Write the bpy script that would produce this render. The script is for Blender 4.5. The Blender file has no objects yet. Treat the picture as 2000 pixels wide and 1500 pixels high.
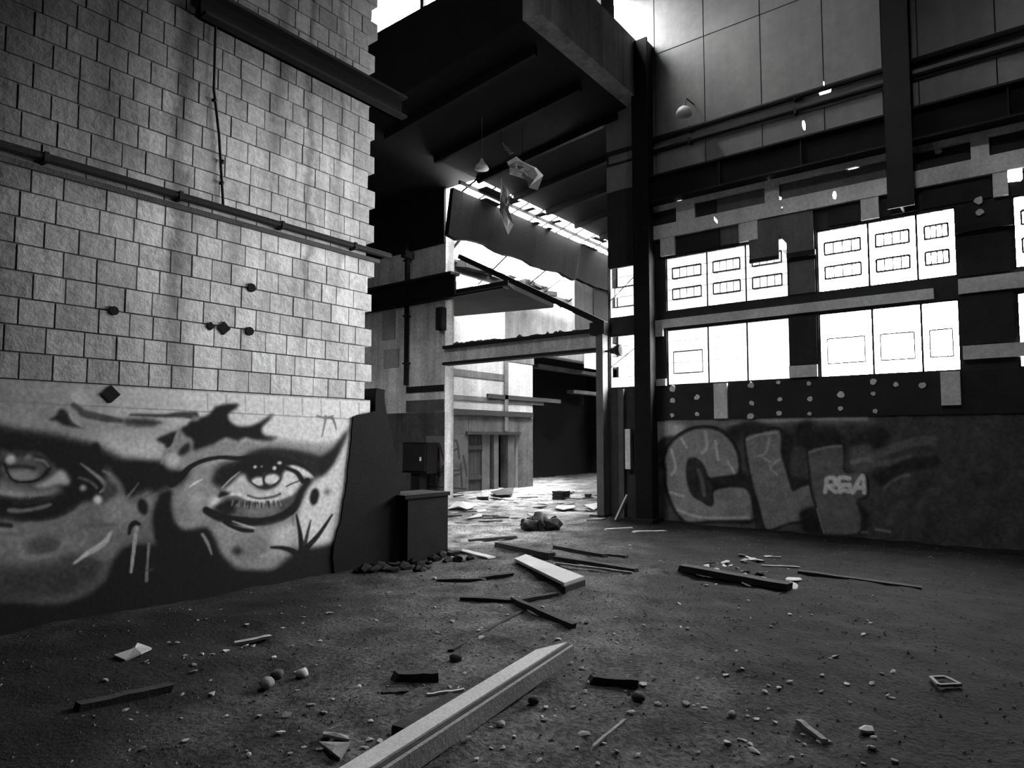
import bpy, bmesh, math, random
import numpy as np
from mathutils import Vector, Matrix
from mathutils.geometry import tessellate_polygon

S = bpy.context.scene
COL = S.collection
random.seed(7)
RNG = np.random.default_rng(11)

# ------------------------------------------------------------------ camera
TILT = math.radians(3.5)
FPX = math.cos(TILT) * math.sqrt(1000 * 1680)        # focal length in pixels of the 2000 x 1500 frame
PYX = 856 - FPX * math.tan(TILT)
EYE = 1.4
PHI = math.atan(1000 * math.cos(TILT) / FPX)
cd = bpy.data.cameras.new('camera')
cam = bpy.data.objects.new('camera', cd)
COL.objects.link(cam)
cam.location = (0, 0, EYE)
cam.rotation_euler = (math.pi / 2 + TILT, 0, PHI - math.pi / 2)
cd.sensor_width = 36
cd.lens = FPX / 2000 * 36
cd.shift_y = (PYX - 750) / 2000
cd.clip_start = 0.05
cd.clip_end = 300
S.camera = cam

# ------------------------------------------------------------------ overcast sky, exposure
SKY = 70.0
wd = bpy.data.worlds.new('overcast_sky')
S.world = wd
wd.use_nodes = True
bg = wd.node_tree.nodes['Background']
bg.inputs[0].default_value = (1, 1, 1, 1)
bg.inputs[1].default_value = SKY
S.view_settings.view_transform = 'Standard'
S.view_settings.look = 'None'
S.view_settings.gamma = 1.0
S.view_settings.use_curve_mapping = False
S.view_settings.exposure = 0.0
S.cycles.max_bounces = 6
S.cycles.diffuse_bounces = 4
S.cycles.adaptive_threshold = .04
S.cycles.transparent_max_bounces = 12
S.cycles.sample_clamp_indirect = 6
S.cycles.use_denoising = True


def portal(name, loc, rot, sx, sy):
    """a window opening that lets the sky in (guides the sky's light, gives none of its own)"""
    ld = bpy.data.lights.new(name, 'AREA')
    ld.shape = 'RECTANGLE'
    ld.size, ld.size_y = sx, sy
    ld.cycles.is_portal = True
    o = bpy.data.objects.new(name, ld)
    COL.objects.link(o)
    o.location, o.rotation_euler = loc, rot
    return o


# ------------------------------------------------------------------ geometry of the place (metres)
XR = 10.6       # inner face of the windowed wall (its windows look out towards +x)
YL = 5.8        # face of the block wall
XE = 4.93       # where the block wall breaks off
BX, BY = 7.38, 5.2            # corner of the lower roof over the side bay
ROOF = 9.45
YB = 11.6       # back wall of the side bay
YO = 10.04      # edge of the return wall

_fw = np.array([math.cos(PHI) * math.cos(TILT), math.sin(PHI) * math.cos(TILT), math.sin(TILT)])
_rt = np.array([math.sin(PHI), -math.cos(PHI), 0.0])
_up = np.cross(_rt, _fw)
_c = np.array([0, 0, EYE])


def hit(ax, v, x, y):
    """point on the plane (axis ax = v) measured from the photograph"""
    d = _fw + _rt * (x - 1000) / FPX - _up * (y - PYX) / FPX
    return Vector(_c + d * (v - _c[ax]) / d[ax])


def proj(P):
    d = np.asarray(P, float) - _c
    z = d @ _fw
    return 1000 + FPX * (d @ _rt) / z, PYX - FPX * (d @ _up) / z


# ------------------------------------------------------------------ ground relief
_lat = RNG.random((64, 64))


def vnoise(x, y):
    xi, yi = np.floor(x).astype(int), np.floor(y).astype(int)
    fx, fy = x - xi, y - yi
    fx, fy = fx * fx * (3 - 2 * fx), fy * fy * (3 - 2 * fy)
    a, b = _lat[xi % 64, yi % 64], _lat[(xi + 1) % 64, yi % 64]
    c, d = _lat[xi % 64, (yi + 1) % 64], _lat[(xi + 1) % 64, (yi + 1) % 64]
    return (a * (1 - fx) + b * fx) * (1 - fy) + (c * (1 - fx) + d * fx) * fy


def gh(x, y):
    x, y = np.asarray(x, float), np.asarray(y, float)
    h = (vnoise(x * .9 + 3, y * .9) - .5) * .05 + (vnoise(x * 3.1, y * 3.1 + 9) - .5) * .03
    h += (vnoise(x * 8 + 5, y * 8) - .5) * .022 + (vnoise(x * 17, y * 17 + 2) - .5) * .012
    return h - .005


def gz(x, y):
    return float(gh(x, y))


# ------------------------------------------------------------------ materials
def mat(name, v, var=.3, scale=2.0, rough=.9, streak=0.0, bump=.3, spec=.2, fine=.25, rand=0.0, metal=0.0, stain_falloff=(), floor_light=None):
    m = bpy.data.materials.new(name)
    m.use_nodes = True
    nt = m.node_tree
    N, L = nt.nodes, nt.links
    bs = N['Principled BSDF']
    bs.inputs['Roughness'].default_value = rough
    bs.inputs['Specular IOR Level'].default_value = spec
    bs.inputs['Metallic'].default_value = metal
    geo = N.new('ShaderNodeNewGeometry')

    def noise(sc, det, vec=None):
        n = N.new('ShaderNodeTexNoise')
        n.inputs['Scale'].default_value = sc
        n.inputs['Detail'].default_value = det
        n.inputs['Roughness'].default_value = .65
        L.new(vec or geo.outputs['Position'], n.inputs['Vector'])
        return n.outputs['Fac']

    def math_(op, a, b):
        n = N.new('ShaderNodeMath')
        n.operation = op
        for i, q in enumerate((a, b)):
            if isinstance(q, (int, float)):
                n.inputs[i].default_value = q
            else:
                L.new(q, n.inputs[i])
        return n.outputs[0]

    def spread(fac, amt):      # 1 + amt * 3 * (fac - .5)
        return math_('ADD', math_('MULTIPLY', math_('SUBTRACT', fac, .5), amt * 3), 1.0)

    k = spread(noise(scale, 5), var)
    fn = noise(scale * 14, 4)
    k = math_('MULTIPLY', k, spread(fn, fine))
    if streak:
        mp = N.new('ShaderNodeMapping')
        mp.inputs['Scale'].default_value = (1, 1, .06)
        L.new(geo.outputs['Position'], mp.inputs['Vector'])
        k = math_('MULTIPLY', k, spread(noise(4.5, 5, mp.outputs[0]), streak))
    if rand:
        oi = N.new('ShaderNodeObjectInfo')
        k = math_('MULTIPLY', k, math_('ADD', math_('MULTIPLY', oi.outputs['Random'], rand), 1 - rand / 2))
    if stain_falloff or floor_light:
        sp = N.new('ShaderNodeSeparateXYZ')
        L.new(geo.outputs['Position'], sp.inputs[0])
    for x0, wd_, amt, z0 in stain_falloff:      # narrow water streaks, and broad columns that paint in light falloff
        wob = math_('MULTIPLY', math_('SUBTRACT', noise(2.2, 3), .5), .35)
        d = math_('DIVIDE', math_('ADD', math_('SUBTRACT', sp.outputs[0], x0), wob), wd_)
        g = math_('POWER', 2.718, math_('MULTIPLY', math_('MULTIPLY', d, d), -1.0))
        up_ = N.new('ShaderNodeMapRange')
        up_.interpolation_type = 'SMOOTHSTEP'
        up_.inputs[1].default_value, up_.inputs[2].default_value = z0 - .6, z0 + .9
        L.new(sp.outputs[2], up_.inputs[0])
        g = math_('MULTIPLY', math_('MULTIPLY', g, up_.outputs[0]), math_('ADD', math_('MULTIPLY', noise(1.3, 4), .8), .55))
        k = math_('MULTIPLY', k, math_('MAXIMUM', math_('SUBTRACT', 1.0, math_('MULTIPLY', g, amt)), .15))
    if floor_light:                            # daylight on the far floor painted in as paler colour past a ragged line
        y0, w_, gain = floor_light
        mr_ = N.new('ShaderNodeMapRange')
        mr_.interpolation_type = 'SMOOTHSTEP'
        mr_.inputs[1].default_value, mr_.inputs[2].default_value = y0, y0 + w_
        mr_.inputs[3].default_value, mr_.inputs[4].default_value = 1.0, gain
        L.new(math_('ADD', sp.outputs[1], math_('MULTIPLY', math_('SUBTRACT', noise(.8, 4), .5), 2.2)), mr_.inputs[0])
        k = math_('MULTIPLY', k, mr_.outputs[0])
        # light falloff painted into the floor: paler down the middle, darkened either side
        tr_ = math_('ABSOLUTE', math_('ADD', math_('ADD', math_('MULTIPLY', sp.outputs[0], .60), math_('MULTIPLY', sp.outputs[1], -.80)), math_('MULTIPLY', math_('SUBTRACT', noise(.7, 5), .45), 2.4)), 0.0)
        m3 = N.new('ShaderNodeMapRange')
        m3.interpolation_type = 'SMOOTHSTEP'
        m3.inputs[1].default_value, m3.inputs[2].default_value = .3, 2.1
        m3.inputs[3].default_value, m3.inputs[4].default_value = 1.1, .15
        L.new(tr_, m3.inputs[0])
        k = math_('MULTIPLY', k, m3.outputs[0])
    k = math_('MAXIMUM', math_('MULTIPLY', k, v), .006)
    k = math_('MINIMUM', k, .92)
    cb = N.new('ShaderNodeCombineColor')
    for i in range(3):
        L.new(k, cb.inputs[i])
    L.new(cb.outputs[0], bs.inputs['Base Color'])
    if bump:
        bp = N.new('ShaderNodeBump')
        bp.inputs['Strength'].default_value = bump
        bp.inputs['Distance'].default_value = .02
        L.new(fn, bp.inputs['Height'])
        L.new(bp.outputs[0], bs.inputs['Normal'])
    return m


def paintmat(name, joints=False):
    """sprayed paint: the artwork is stored per vertex, grain and relief are procedural"""
    m = bpy.data.materials.new(name)
    m.use_nodes = True
    nt = m.node_tree
    N, L = nt.nodes, nt.links
    bs = N['Principled BSDF']
    bs.inputs['Roughness'].default_value = .85
    bs.inputs['Specular IOR Level'].default_value = .2
    at = N.new('ShaderNodeAttribute')
    at.attribute_name = 'paint'
    geo = N.new('ShaderNodeNewGeometry')
    n = N.new('ShaderNodeTexNoise')
    n.inputs['Scale'].default_value = 26
    n.inputs['Detail'].default_value = 5
    L.new(geo.outputs['Position'], n.inputs['Vector'])
    mr = N.new('ShaderNodeMapRange')
    mr.inputs[1].default_value, mr.inputs[2].default_value = .25, .75
    mr.inputs[3].default_value, mr.inputs[4].default_value = .78, 1.2
    L.new(n.outputs['Fac'], mr.inputs[0])
    mx = N.new('ShaderNodeVectorMath')
    mx.operation = 'SCALE'
    L.new(at.outputs['Color'], mx.inputs[0])
    L.new(mr.outputs[0], mx.inputs['Scale'])
    L.new(mx.outputs[0], bs.inputs['Base Color'])
    bp = N.new('ShaderNodeBump')
    bp.inputs['Strength'].default_value = .2
    bp.inputs['Distance'].default_value = .01
    L.new(n.outputs['Fac'], bp.inputs['Height'])
    L.new(bp.outputs[0], bs.inputs['Normal'])
    return m


def glassmat(name, clear=.8):
    m = bpy.data.materials.new(name)
    m.use_nodes = True
    nt = m.node_tree
    N, L = nt.nodes, nt.links
    out = N['Material Output']
    N.remove(N['Principled BSDF'])
    tr = N.new('ShaderNodeBsdfTransparent')
    tl = N.new('ShaderNodeBsdfTranslucent')
    tl.inputs[0].default_value = (.8, .8, .8, 1)
    df = N.new('ShaderNodeBsdfDiffuse')
    df.inputs[0].default_value = (.5, .5, .5, 1)
    m1 = N.new('ShaderNodeMixShader')
    m1.inputs[0].default_value = .35
    L.new(tl.outputs[0], m1.inputs[1])
    L.new(df.outputs[0], m1.inputs[2])
    m2 = N.new('ShaderNodeMixShader')
    geo = N.new('ShaderNodeNewGeometry')
    n = N.new('ShaderNodeTexNoise')
    n.inputs['Scale'].default_value = 5
    L.new(geo.outputs['Position'], n.inputs['Vector'])
    mr = N.new('ShaderNodeMapRange')
    mr.inputs[1].default_value, mr.inputs[2].default_value = .3, .7
    mr.inputs[3].default_value, mr.inputs[4].default_value = (1 - clear) * .5, (1 - clear) * 1.5
    L.new(n.outputs['Fac'], mr.inputs[0])
    L.new(mr.outputs[0], m2.inputs[0])
    L.new(tr.outputs[0], m2.inputs[1])
    L.new(m1.outputs[0], m2.inputs[2])
    L.new(m2.outputs[0], out.inputs['Surface'])
    return m


M = {
    'block': mat('pale_block', .72, .34, 1.3, streak=.42, rand=.36, fine=.35, bump=.5, stain_falloff=((.7, 1.75, .9, -1.0), (2.2, 2.2, .62, 4.7), (.9, 1.5, .85, 3.6), (2.15, .22, .6, 3.4), (2.72, .09, .6, 2.0), (3.1, .5, .35, 4.2), (3.7, .12, .45, 3.9), (4.05, .05, .5, 2.3), (4.45, .05, .35, 2.6), (4.2, .8, .45, 4.9))),  # broad columns paint in light falloff, narrow ones are water marks
    'mortar': mat('dirty_mortar', .1, .3, 3),
    'dirt': mat('dirt_floor', .06, 1.5, 2.3, fine=1.3, bump=1.0, rough=.95, floor_light=(5.2, 1.3, 3.6)),  # far daylight and falloff to the sides are painted into the colour
    'dust': mat('pale_floor', .42, .35, 1.4, fine=.35, bump=.6, rough=.95),
    'steel': mat('rusty_steel', .014, .4, 3, rough=.7, bump=.3),
    'steel2': mat('grey_steel', .07, .4, 3, rough=.6, streak=.3),
    'black': mat('soot_black', .008, .4, 2),
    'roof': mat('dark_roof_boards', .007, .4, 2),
    'fascia': mat('stained_concrete', .2, .4, 1.5, streak=.7),
    'clad': mat('grey_cladding', .22, .25, .55, streak=.12, fine=.15, bump=.2),
    'band': mat('pale_concrete', .64, .3, 1.5, streak=.2, fine=.3),
    'panel': mat('dark_panel', .03, .35, 2.5),
    'panel2': mat('mid_panel', .12, .35, 2.5, streak=.3),
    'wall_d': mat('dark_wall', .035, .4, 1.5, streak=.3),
    'return': mat('weathered_concrete', .6, .45, 1.4, streak=.5, fine=.4),
    'backw': mat('old_plaster', .34, .35, 1.6, streak=.35, fine=.4),
    'backd': mat('dirty_plaster', .085, .6, 2.2, streak=.4, fine=.45),
    'stub': mat('blackened_masonry', .007, .6, 4, fine=.7, bump=.25),
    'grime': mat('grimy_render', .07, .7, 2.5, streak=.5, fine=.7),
    'wood_l': mat('pale_timber', .5, .2, 3, fine=.3, bump=.2),
    'wood_m': mat('grey_timber', .24, .3, 3, fine=.35),
    'wood_d': mat('dark_timber', .035, .4, 4, fine=.4),
    'white': mat('white_board', .46, .15, 3, fine=.15),
    'paper': mat('pale_scrap', .42, .25, 6, fine=.3),
    'stone_l': mat('pale_rubble', .22, .4, 8, fine=.4),
    'stone_d': mat('dark_rubble', .07, .4, 8, fine=.4),
    'enamel': mat('white_enamel', .85, .1, 3, rough=.4, spec=.5, fine=.05, bump=0),
    'rubber': mat('black_plastic', .012, .3, 5, rough=.5, spec=.4),
    'paint': paintmat('sprayed_paint'),
    'glass': glassmat('dusty_glass', .88),
    'glass_d': glassmat('grimy_glass', .55),
}

# ------------------------------------------------------------------ object helpers
WL = {}


def link(o, parent=None, loc=(0, 0, 0)):
    COL.objects.link(o)
    o.location = loc
    WL[o.name] = Vector(loc)
    if parent is not None:
        o.parent = parent
        o.matrix_parent_inverse = Matrix.Translation(-WL[parent.name])
    return o


def tag(o, label=None, cat=None, group=None, kind=None):
    for k, v in (('label', label), ('category', cat), ('group', group), ('kind', kind)):
        if v:
            o[k] = v
    return o


def thing(name, loc, label, cat, group=None, kind=None):
    o = bpy.data.objects.new(name, None)
    link(o, None, loc)
    o.empty_display_size = .1
    return tag(o, label, cat, group, kind)


def mesh(name, verts, faces, m, parent=None, smooth=False):
    """one mesh object from world coordinates, its origin at the base centre"""
    V = np.array([tuple(v) for v in verts], float)
    lo, hi = V.min(0), V.max(0)
    c = np.array([(lo[0] + hi[0]) / 2, (lo[1] + hi[1]) / 2, lo[2]])
    me = bpy.data.meshes.new(name)
    me.from_pydata((V - c).tolist(), [], [list(f) for f in faces])
    me.materials.append(M[m] if isinstance(m, str) else m)
    bm = bmesh.new()
    bm.from_mesh(me)
    bmesh.ops.recalc_face_normals(bm, faces=bm.faces[:])
    bm.to_mesh(me)
    bm.free()
    if smooth:
        for p in me.polygons:
            p.use_smooth = True
    o = bpy.data.objects.new(name, me)
    return link(o, parent, c)


class MB:
    """collects shapes into one vertex / face list"""
    def __init__(self):
        self.v, self.f = [], []

    def add(self, v, f):
        n = len(self.v)
        self.v += [tuple(q) for q in v]
        self.f += [[i + n for i in q] for q in f]
        return self

    def box(self, a, b):
        (x0, y0, z0), (x1, y1, z1) = a, b
        v = [(x, y, z) for z in (z0, z1) for x, y in ((x0, y0), (x1, y0), (x1, y1), (x0, y1))]
        return self.add(v, [(3, 2, 1, 0), (4, 5, 6, 7), (0, 1, 5, 4), (1, 2, 6, 5), (2, 3, 7, 6), (3, 0, 4, 7)])

    def bar(self, p, q, w, h, up=(0, 0, 1)):
        p, q = Vector(p), Vector(q)
        d = (q - p).normalized()
        s = d.cross(Vector(up))
        if s.length < 1e-4:
            s = d.cross(Vector((1, 0, 0)))
        s.normalize()
        u = s.cross(d)
        v = [c + s * a * w / 2 + u * b * h / 2 for c in (p, q) for a, b in ((-1, -1), (1, -1), (1, 1), (-1, 1))]
        return self.add(v, [(3, 2, 1, 0), (4, 5, 6, 7), (0, 1, 5, 4), (1, 2, 6, 5), (2, 3, 7, 6), (3, 0, 4, 7)])

    def tube(self, pts, r, n=8):
        pts = [Vector(p) for p in pts]
        rr = r if isinstance(r, (list, tuple)) else [r] * len(pts)
        v, f = [], []
        for i, p in enumerate(pts):
            d = (pts[min(i + 1, len(pts) - 1)] - pts[max(i - 1, 0)]).normalized()
            a = d.cross(Vector((0, 0, 1)))
            if a.length < 1e-3:
                a = d.cross(Vector((1, 0, 0)))
            a.normalize()
            b = d.cross(a)
            v += [p + (a * math.cos(t) + b * math.sin(t)) * rr[i] for t in [k * 2 * math.pi / n for k in range(n)]]
        for i in range(len(pts) - 1):
            for k in range(n):
                f.append((i * n + k, i * n + (k + 1) % n, (i + 1) * n + (k + 1) % n, (i + 1) * n + k))
        f.append(tuple(range(n))[::-1])
        f.append(tuple(range((len(pts) - 1) * n, len(pts) * n)))
        return self.add(v, f)

    def lathe(self, c, prof, n=16):
        v, f = [], []
        for r, z in prof:
            v += [(c[0] + r * math.cos(t), c[1] + r * math.sin(t), c[2] + z) for t in [k * 2 * math.pi / n for k in range(n)]]
        for i in range(len(prof) - 1):
            for k in range(n):
                f.append((i * n + k, i * n + (k + 1) % n, (i + 1) * n + (k + 1) % n, (i + 1) * n + k))
        f.append(tuple(range(n)))
        f.append(tuple(range((len(prof) - 1) * n, len(prof) * n)))
        return self.add(v, f)

    def slab(self, outline, holes, ax, a, b, back=None):
        """flat plate normal to axis ax between a and b; outline and holes are loops in the other two axes"""
        def P(q, w):
            r = list(q)
            r.insert(ax, w)
            return tuple(r)
        loops = [list(outline)] + [list(h) for h in holes]
        tri = tessellate_polygon([[Vector((q[0], q[1], 0)) for q in l] for l in loops])
        flat = [q for l in loops for q in l]
        n = len(flat)
        flat_b = list(outline) + [q for l in (back or holes) for q in l]
        v = [P(q, a) for q in flat] + [P(q, b) for q in flat_b]
        tri_b = tri if back is None else tessellate_polygon([[Vector((q[0], q[1], 0)) for q in l] for l in [list(outline)] + [list(h) for h in back]])
        f = [tuple(t) for t in tri] + [tuple(i + n for i in t)[::-1] for t in tri_b]
        k = 0
        for l in loops:
            for i in range(len(l)):
                j = (i + 1) % len(l)
                f.append((k + i, k + j, k + j + n, k + i + n))
            k += len(l)
        return self.add(v, f)

    def lump(self, c, r, seed, n=2, squash=1.0, rough=.25):
        bm = bmesh.new()
        bmesh.ops.create_icosphere(bm, subdivisions=n, radius=1)
        R = random.Random(seed)
        ph = [R.uniform(0, 6) for _ in range(6)]
        for q in bm.verts:
            k = 1 + rough * (math.sin(q.co.x * 3 + ph[0]) * math.cos(q.co.y * 3.3 + ph[1]) + .6 * math.sin(q.co.z * 5 + ph[2]) * math.cos(q.co.x * 6 + ph[3])) + R.uniform(-.3, .3) * rough
            q.co = Vector((q.co.x * k * r[0], q.co.y * k * r[1], q.co.z * k * r[2] * squash))
        self.add([q.co + Vector(c) for q in bm.verts], [[q.index for q in fc.verts] for fc in bm.faces])
        bm.free()
        return self

    def build(self, name, m, parent=None, smooth=False):
        return mesh(name, self.v, self.f, m, parent, smooth)


def box(name, a, b, m, parent=None):
    return MB().box(a, b).build(name, m, parent)


def struct(o):
    o['kind'] = 'structure'
    return o


# ------------------------------------------------------------------ paint artwork (numpy canvas in photograph scale)
class Canvas:
    def __init__(self, x0, y0, x1, y1, base=128.0):
        self.x0, self.y0 = x0, y0
        self.a = np.full((int(y1 - y0), int(x1 - x0)), float(base))

    @staticmethod
    def blur(mk, s):
        if s < .4:
            return mk
        r = int(math.ceil(s * 2.5))
        k = np.exp(-.5 * (np.arange(-r, r + 1) / s) ** 2)
        k /= k.sum()
        mk = np.apply_along_axis(lambda q: np.convolve(q, k, 'same'), 0, mk)
        return np.apply_along_axis(lambda q: np.convolve(q, k, 'same'), 1, mk)

    def _put(self, mk, bx, by, v, op):
        h, w = self.a.shape
        X0, Y0 = max(bx, 0), max(by, 0)
        X1, Y1 = min(bx + mk.shape[1], w), min(by + mk.shape[0], h)
        if X1 <= X0 or Y1 <= Y0:
            return
        m = mk[Y0 - by:Y1 - by, X0 - bx:X1 - bx] * op
        self.a[Y0:Y1, X0:X1] = self.a[Y0:Y1, X0:X1] * (1 - m) + v * m

    def poly(self, pts, v, soft=2.0, op=1.0, curve=True):
        P = np.array(pts, float)
        if curve:
            P = smooth_loop(P)
        P = P - (self.x0, self.y0)
        pad = int(soft * 3) + 2
        bx, by = int(P[:, 0].min()) - pad, int(P[:, 1].min()) - pad
        w, h = int(P[:, 0].max()) + pad - bx, int(P[:, 1].max()) + pad - by
        yy, xx = np.mgrid[0:h, 0:w]
        xx, yy = xx + bx + .5, yy + by + .5
        ins = np.zeros((h, w), bool)
        Q = np.roll(P, -1, 0)
        for (ax, ay), (cx, cy) in zip(P, Q):
            if ay == cy:
                continue
            ins ^= ((ay > yy) != (cy > yy)) & (xx < (cx - ax) * (yy - ay) / (cy - ay) + ax)
        self._put(self.blur(ins.astype(float), soft), bx, by, v, op)

    def stroke(self, pts, w, v, soft=1.5, op=1.0):
        P = np.array(pts, float)
        W = np.full(len(P), float(w)) if np.isscalar(w) else np.array(w, float)
        if len(P) > 2:
            t = np.linspace(0, len(P) - 1, len(P) * 8)
            P, W = catmull(P, t), np.interp(t, np.arange(len(W)), W)
        P = P - (self.x0, self.y0)
        pad = int(W.max() / 2 + soft * 3) + 2
        bx, by = int(P[:, 0].min()) - pad, int(P[:, 1].min()) - pad
        ww, hh = int(P[:, 0].max()) + pad - bx, int(P[:, 1].max()) + pad - by
        yy, xx = np.mgrid[0:hh, 0:ww]
        xx, yy = xx + bx + .5, yy + by + .5
        mk = np.zeros((hh, ww))
        for i in range(len(P) - 1):
            a, b = P[i], P[i + 1]
            d = b - a
            L2 = max(d @ d, 1e-6)
            t = np.clip(((xx - a[0]) * d[0] + (yy - a[1]) * d[1]) / L2, 0, 1)
            dist = np.hypot(xx - a[0] - t * d[0], yy - a[1] - t * d[1])
            r = (W[i] * (1 - t) + W[i + 1] * t) / 2
            mk = np.maximum(mk, np.clip((r - dist) / max(soft, .5) + .5, 0, 1))
        self._put(mk, bx, by, v, op)

    def dot(self, x, y, rx, ry, v, soft=2.0, op=1.0, rot=0.0):
        t = np.linspace(0, 2 * math.pi, 28)[:-1]
        c, s = math.cos(rot), math.sin(rot)
        self.poly([(x + rx * math.cos(q) * c - ry * math.sin(q) * s, y + rx * math.cos(q) * s + ry * math.sin(q) * c) for q in t], v, soft, op, False)

    def sample(self, px, py):
        h, w = self.a.shape
        x = np.clip(px - self.x0 - .5, 0, w - 1.001)
        y = np.clip(py - self.y0 - .5, 0, h - 1.001)
        xi, yi = x.astype(int), y.astype(int)
        fx, fy = x - xi, y - yi
        a = self.a
        return (a[yi, xi] * (1 - fx) + a[yi, xi + 1] * fx) * (1 - fy) + (a[yi + 1, xi] * (1 - fx) + a[yi + 1, xi + 1] * fx) * fy


def catmull(P, t):
    n = len(P)
    i = np.clip(np.floor(t).astype(int), 0, n - 2)
    u = (t - i)[:, None]
    g = lambda k: P[np.clip(k, 0, n - 1)]
    a, b, c, d = g(i - 1), g(i), g(i + 1), g(i + 2)
    return .5 * (2 * b + (c - a) * u + (2 * a - 5 * b + 4 * c - d) * u ** 2 + (3 * b - a - 3 * c + d) * u ** 3)


def smooth_loop(P):
    n = len(P)
    out = []
    for i in range(n):
        a, b, c, d = P[i - 1], P[i], P[(i + 1) % n], P[(i + 2) % n]
        m0, m1 = (c - a) * .32, (d - b) * .32
        for u in (0, .25, .5, .75):
            out.append((2 * u ** 3 - 3 * u ** 2 + 1) * b + (u ** 3 - 2 * u ** 2 + u) * m0 + (3 * u ** 2 - 2 * u ** 3) * c + (u ** 3 - u ** 2) * m1)
    return np.array(out)


def lin(v):
    v = np.asarray(v, float) / 255
    return np.where(v <= .04045, v / 12.92, ((v + .055) / 1.055) ** 2.4)


def painted_panel(name, ax, val, lo, hi, step, canvas, albedo, parent, thick=.012, inward=1):
    """thin coat of paint on a wall: a fine grid whose vertices carry the artwork"""
    nu, nz = int((hi[0] - lo[0]) / step) + 1, int((hi[1] - lo[1]) / step) + 1
    u, z = np.linspace(lo[0], hi[0], nu), np.linspace(lo[1], hi[1], nz)
    uu, zz = np.meshgrid(u, z)
    P = np.zeros((nu * nz, 3))
    P[:, ax] = val
    P[:, 1 - ax] = uu.ravel()
    P[:, 2] = zz.ravel()
    px, py = proj(P)
    alb = np.clip(albedo(canvas.sample(px, py), px, py), .012, .9)
    me = bpy.data.meshes.new(name)
    c = np.array([0.0, 0, lo[1]])
    c[ax], c[1 - ax] = val, (lo[0] + hi[0]) / 2
    me.vertices.add(nu * nz)
    me.vertices.foreach_set('co', (P - c).ravel())
    i = np.arange(nz - 1)[:, None] * nu + np.arange(nu - 1)[None]
    q = np.stack([i, i + 1, i + nu + 1, i + nu], -1).reshape(-1, 4)
    if inward < 0:
        q = q[:, ::-1]
    me.loops.add(q.size)
    me.loops.foreach_set('vertex_index', q.ravel())
    me.polygons.add(len(q))
    me.polygons.foreach_set('loop_start', np.arange(0, q.size, 4))
    me.update(calc_edges=True)
    at = me.color_attributes.new('paint', 'FLOAT_COLOR', 'POINT')
    at.data.foreach_set('color', np.stack([alb, alb, alb, np.ones_like(alb)], -1).ravel())
    me.materials.append(M['paint'])
    o = bpy.data.objects.new(name, me)
    return link(o, parent, c)


# ================================================================== THE SETTING
# ---- floor
def floor_grid(name, x0, x1, y0, y1, step, m, lift=0.0):
    nx, ny = int((x1 - x0) / step) + 1, int((y1 - y0) / step) + 1
    xx, yy = np.meshgrid(np.linspace(x0, x1, nx), np.linspace(y0, y1, ny))
    P = np.stack([xx.ravel(), yy.ravel(), gh(xx, yy).ravel() + lift], -1)
    me = bpy.data.meshes.new(name)
    me.vertices.add(len(P))
    me.vertices.foreach_set('co', P.ravel())
    i = np.arange(ny - 1)[:, None] * nx + np.arange(nx - 1)[None]
    q = np.stack([i, i + 1, i + nx + 1, i + nx], -1).reshape(-1, 4)
    me.loops.add(q.size)
    me.loops.foreach_set('vertex_index', q.ravel())
    me.polygons.add(len(q))
    me.polygons.foreach_set('loop_start', np.arange(0, q.size, 4))
    me.polygons.foreach_set('use_smooth', np.ones(len(q), bool))
    me.update(calc_edges=True)
    me.materials.append(M[m])
    return link(bpy.data.objects.new(name, me))


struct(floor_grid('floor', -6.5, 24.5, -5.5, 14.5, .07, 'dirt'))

# ---- block wall with the mural
MZ = 1.83                      # top of the rendered and painted lower part
wl = struct(box('wall_left', (-6.5, YL + .02, -.1), (XE - .16, YL + .34, ROOF), 'mortar'))
CH, BW, GAP = .2, .232, .012
blk = MB().box((-.5, 0, 0), (.5, 1, 1))
bme = None
nb = 0
rest = MB()
Rb = random.Random(3)
row = 0
z = MZ
while z < 6.75:
    x1 = XE - (.0 if row % 2 else .09) + Rb.uniform(-.02, .03)
    while x1 > .9:
        w = BW * Rb.choice((.8, .92, 1, 1, 1.12, 1.3))
        x0 = x1 - w
        fr = Rb.uniform(0, .006)
        a, b = (x0 + GAP / 2, YL + fr, z + GAP / 2), (x1 - GAP / 2, YL + .3, z + CH - GAP / 2)
        px, py = proj(((x0 + x1) / 2, YL, z + CH / 2))
        if px > -20 and py > -25 and nb < 300:
            if bme is None:
                t = MB().box((-.5, 0, 0), (.5, 1, 1))
                bme = bpy.data.meshes.new('block')
                bme.from_pydata(t.v, [], t.f)
                bm = bmesh.new()
                bm.from_mesh(bme)
                bmesh.ops.recalc_face_normals(bm, faces=bm.faces[:])
                bm.to_mesh(bme)
                bm.free()
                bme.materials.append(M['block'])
            o = bpy.data.objects.new('block', bme)
            link(o, wl, ((a[0] + b[0]) / 2, a[1], a[2]))
            o.scale = (b[0] - a[0], b[1] - a[1], b[2] - a[2])
            o.rotation_euler = (0, Rb.uniform(-.004, .004), 0)
            nb += 1
        else:
            rest.box(a, b)
        x1 = x0
    z += CH
    row += 1
z = 6.83
while z < ROOF:
    rest.box((.9, YL, z), (XE - .05, YL + .3, z + CH - GAP))
    z += CH
rest.box((-6.4, YL, MZ), (.85, YL + .3, ROOF - .05))
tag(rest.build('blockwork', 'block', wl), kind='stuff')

mural = Canvas(-60, 700, 780, 1230, 128)
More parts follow.
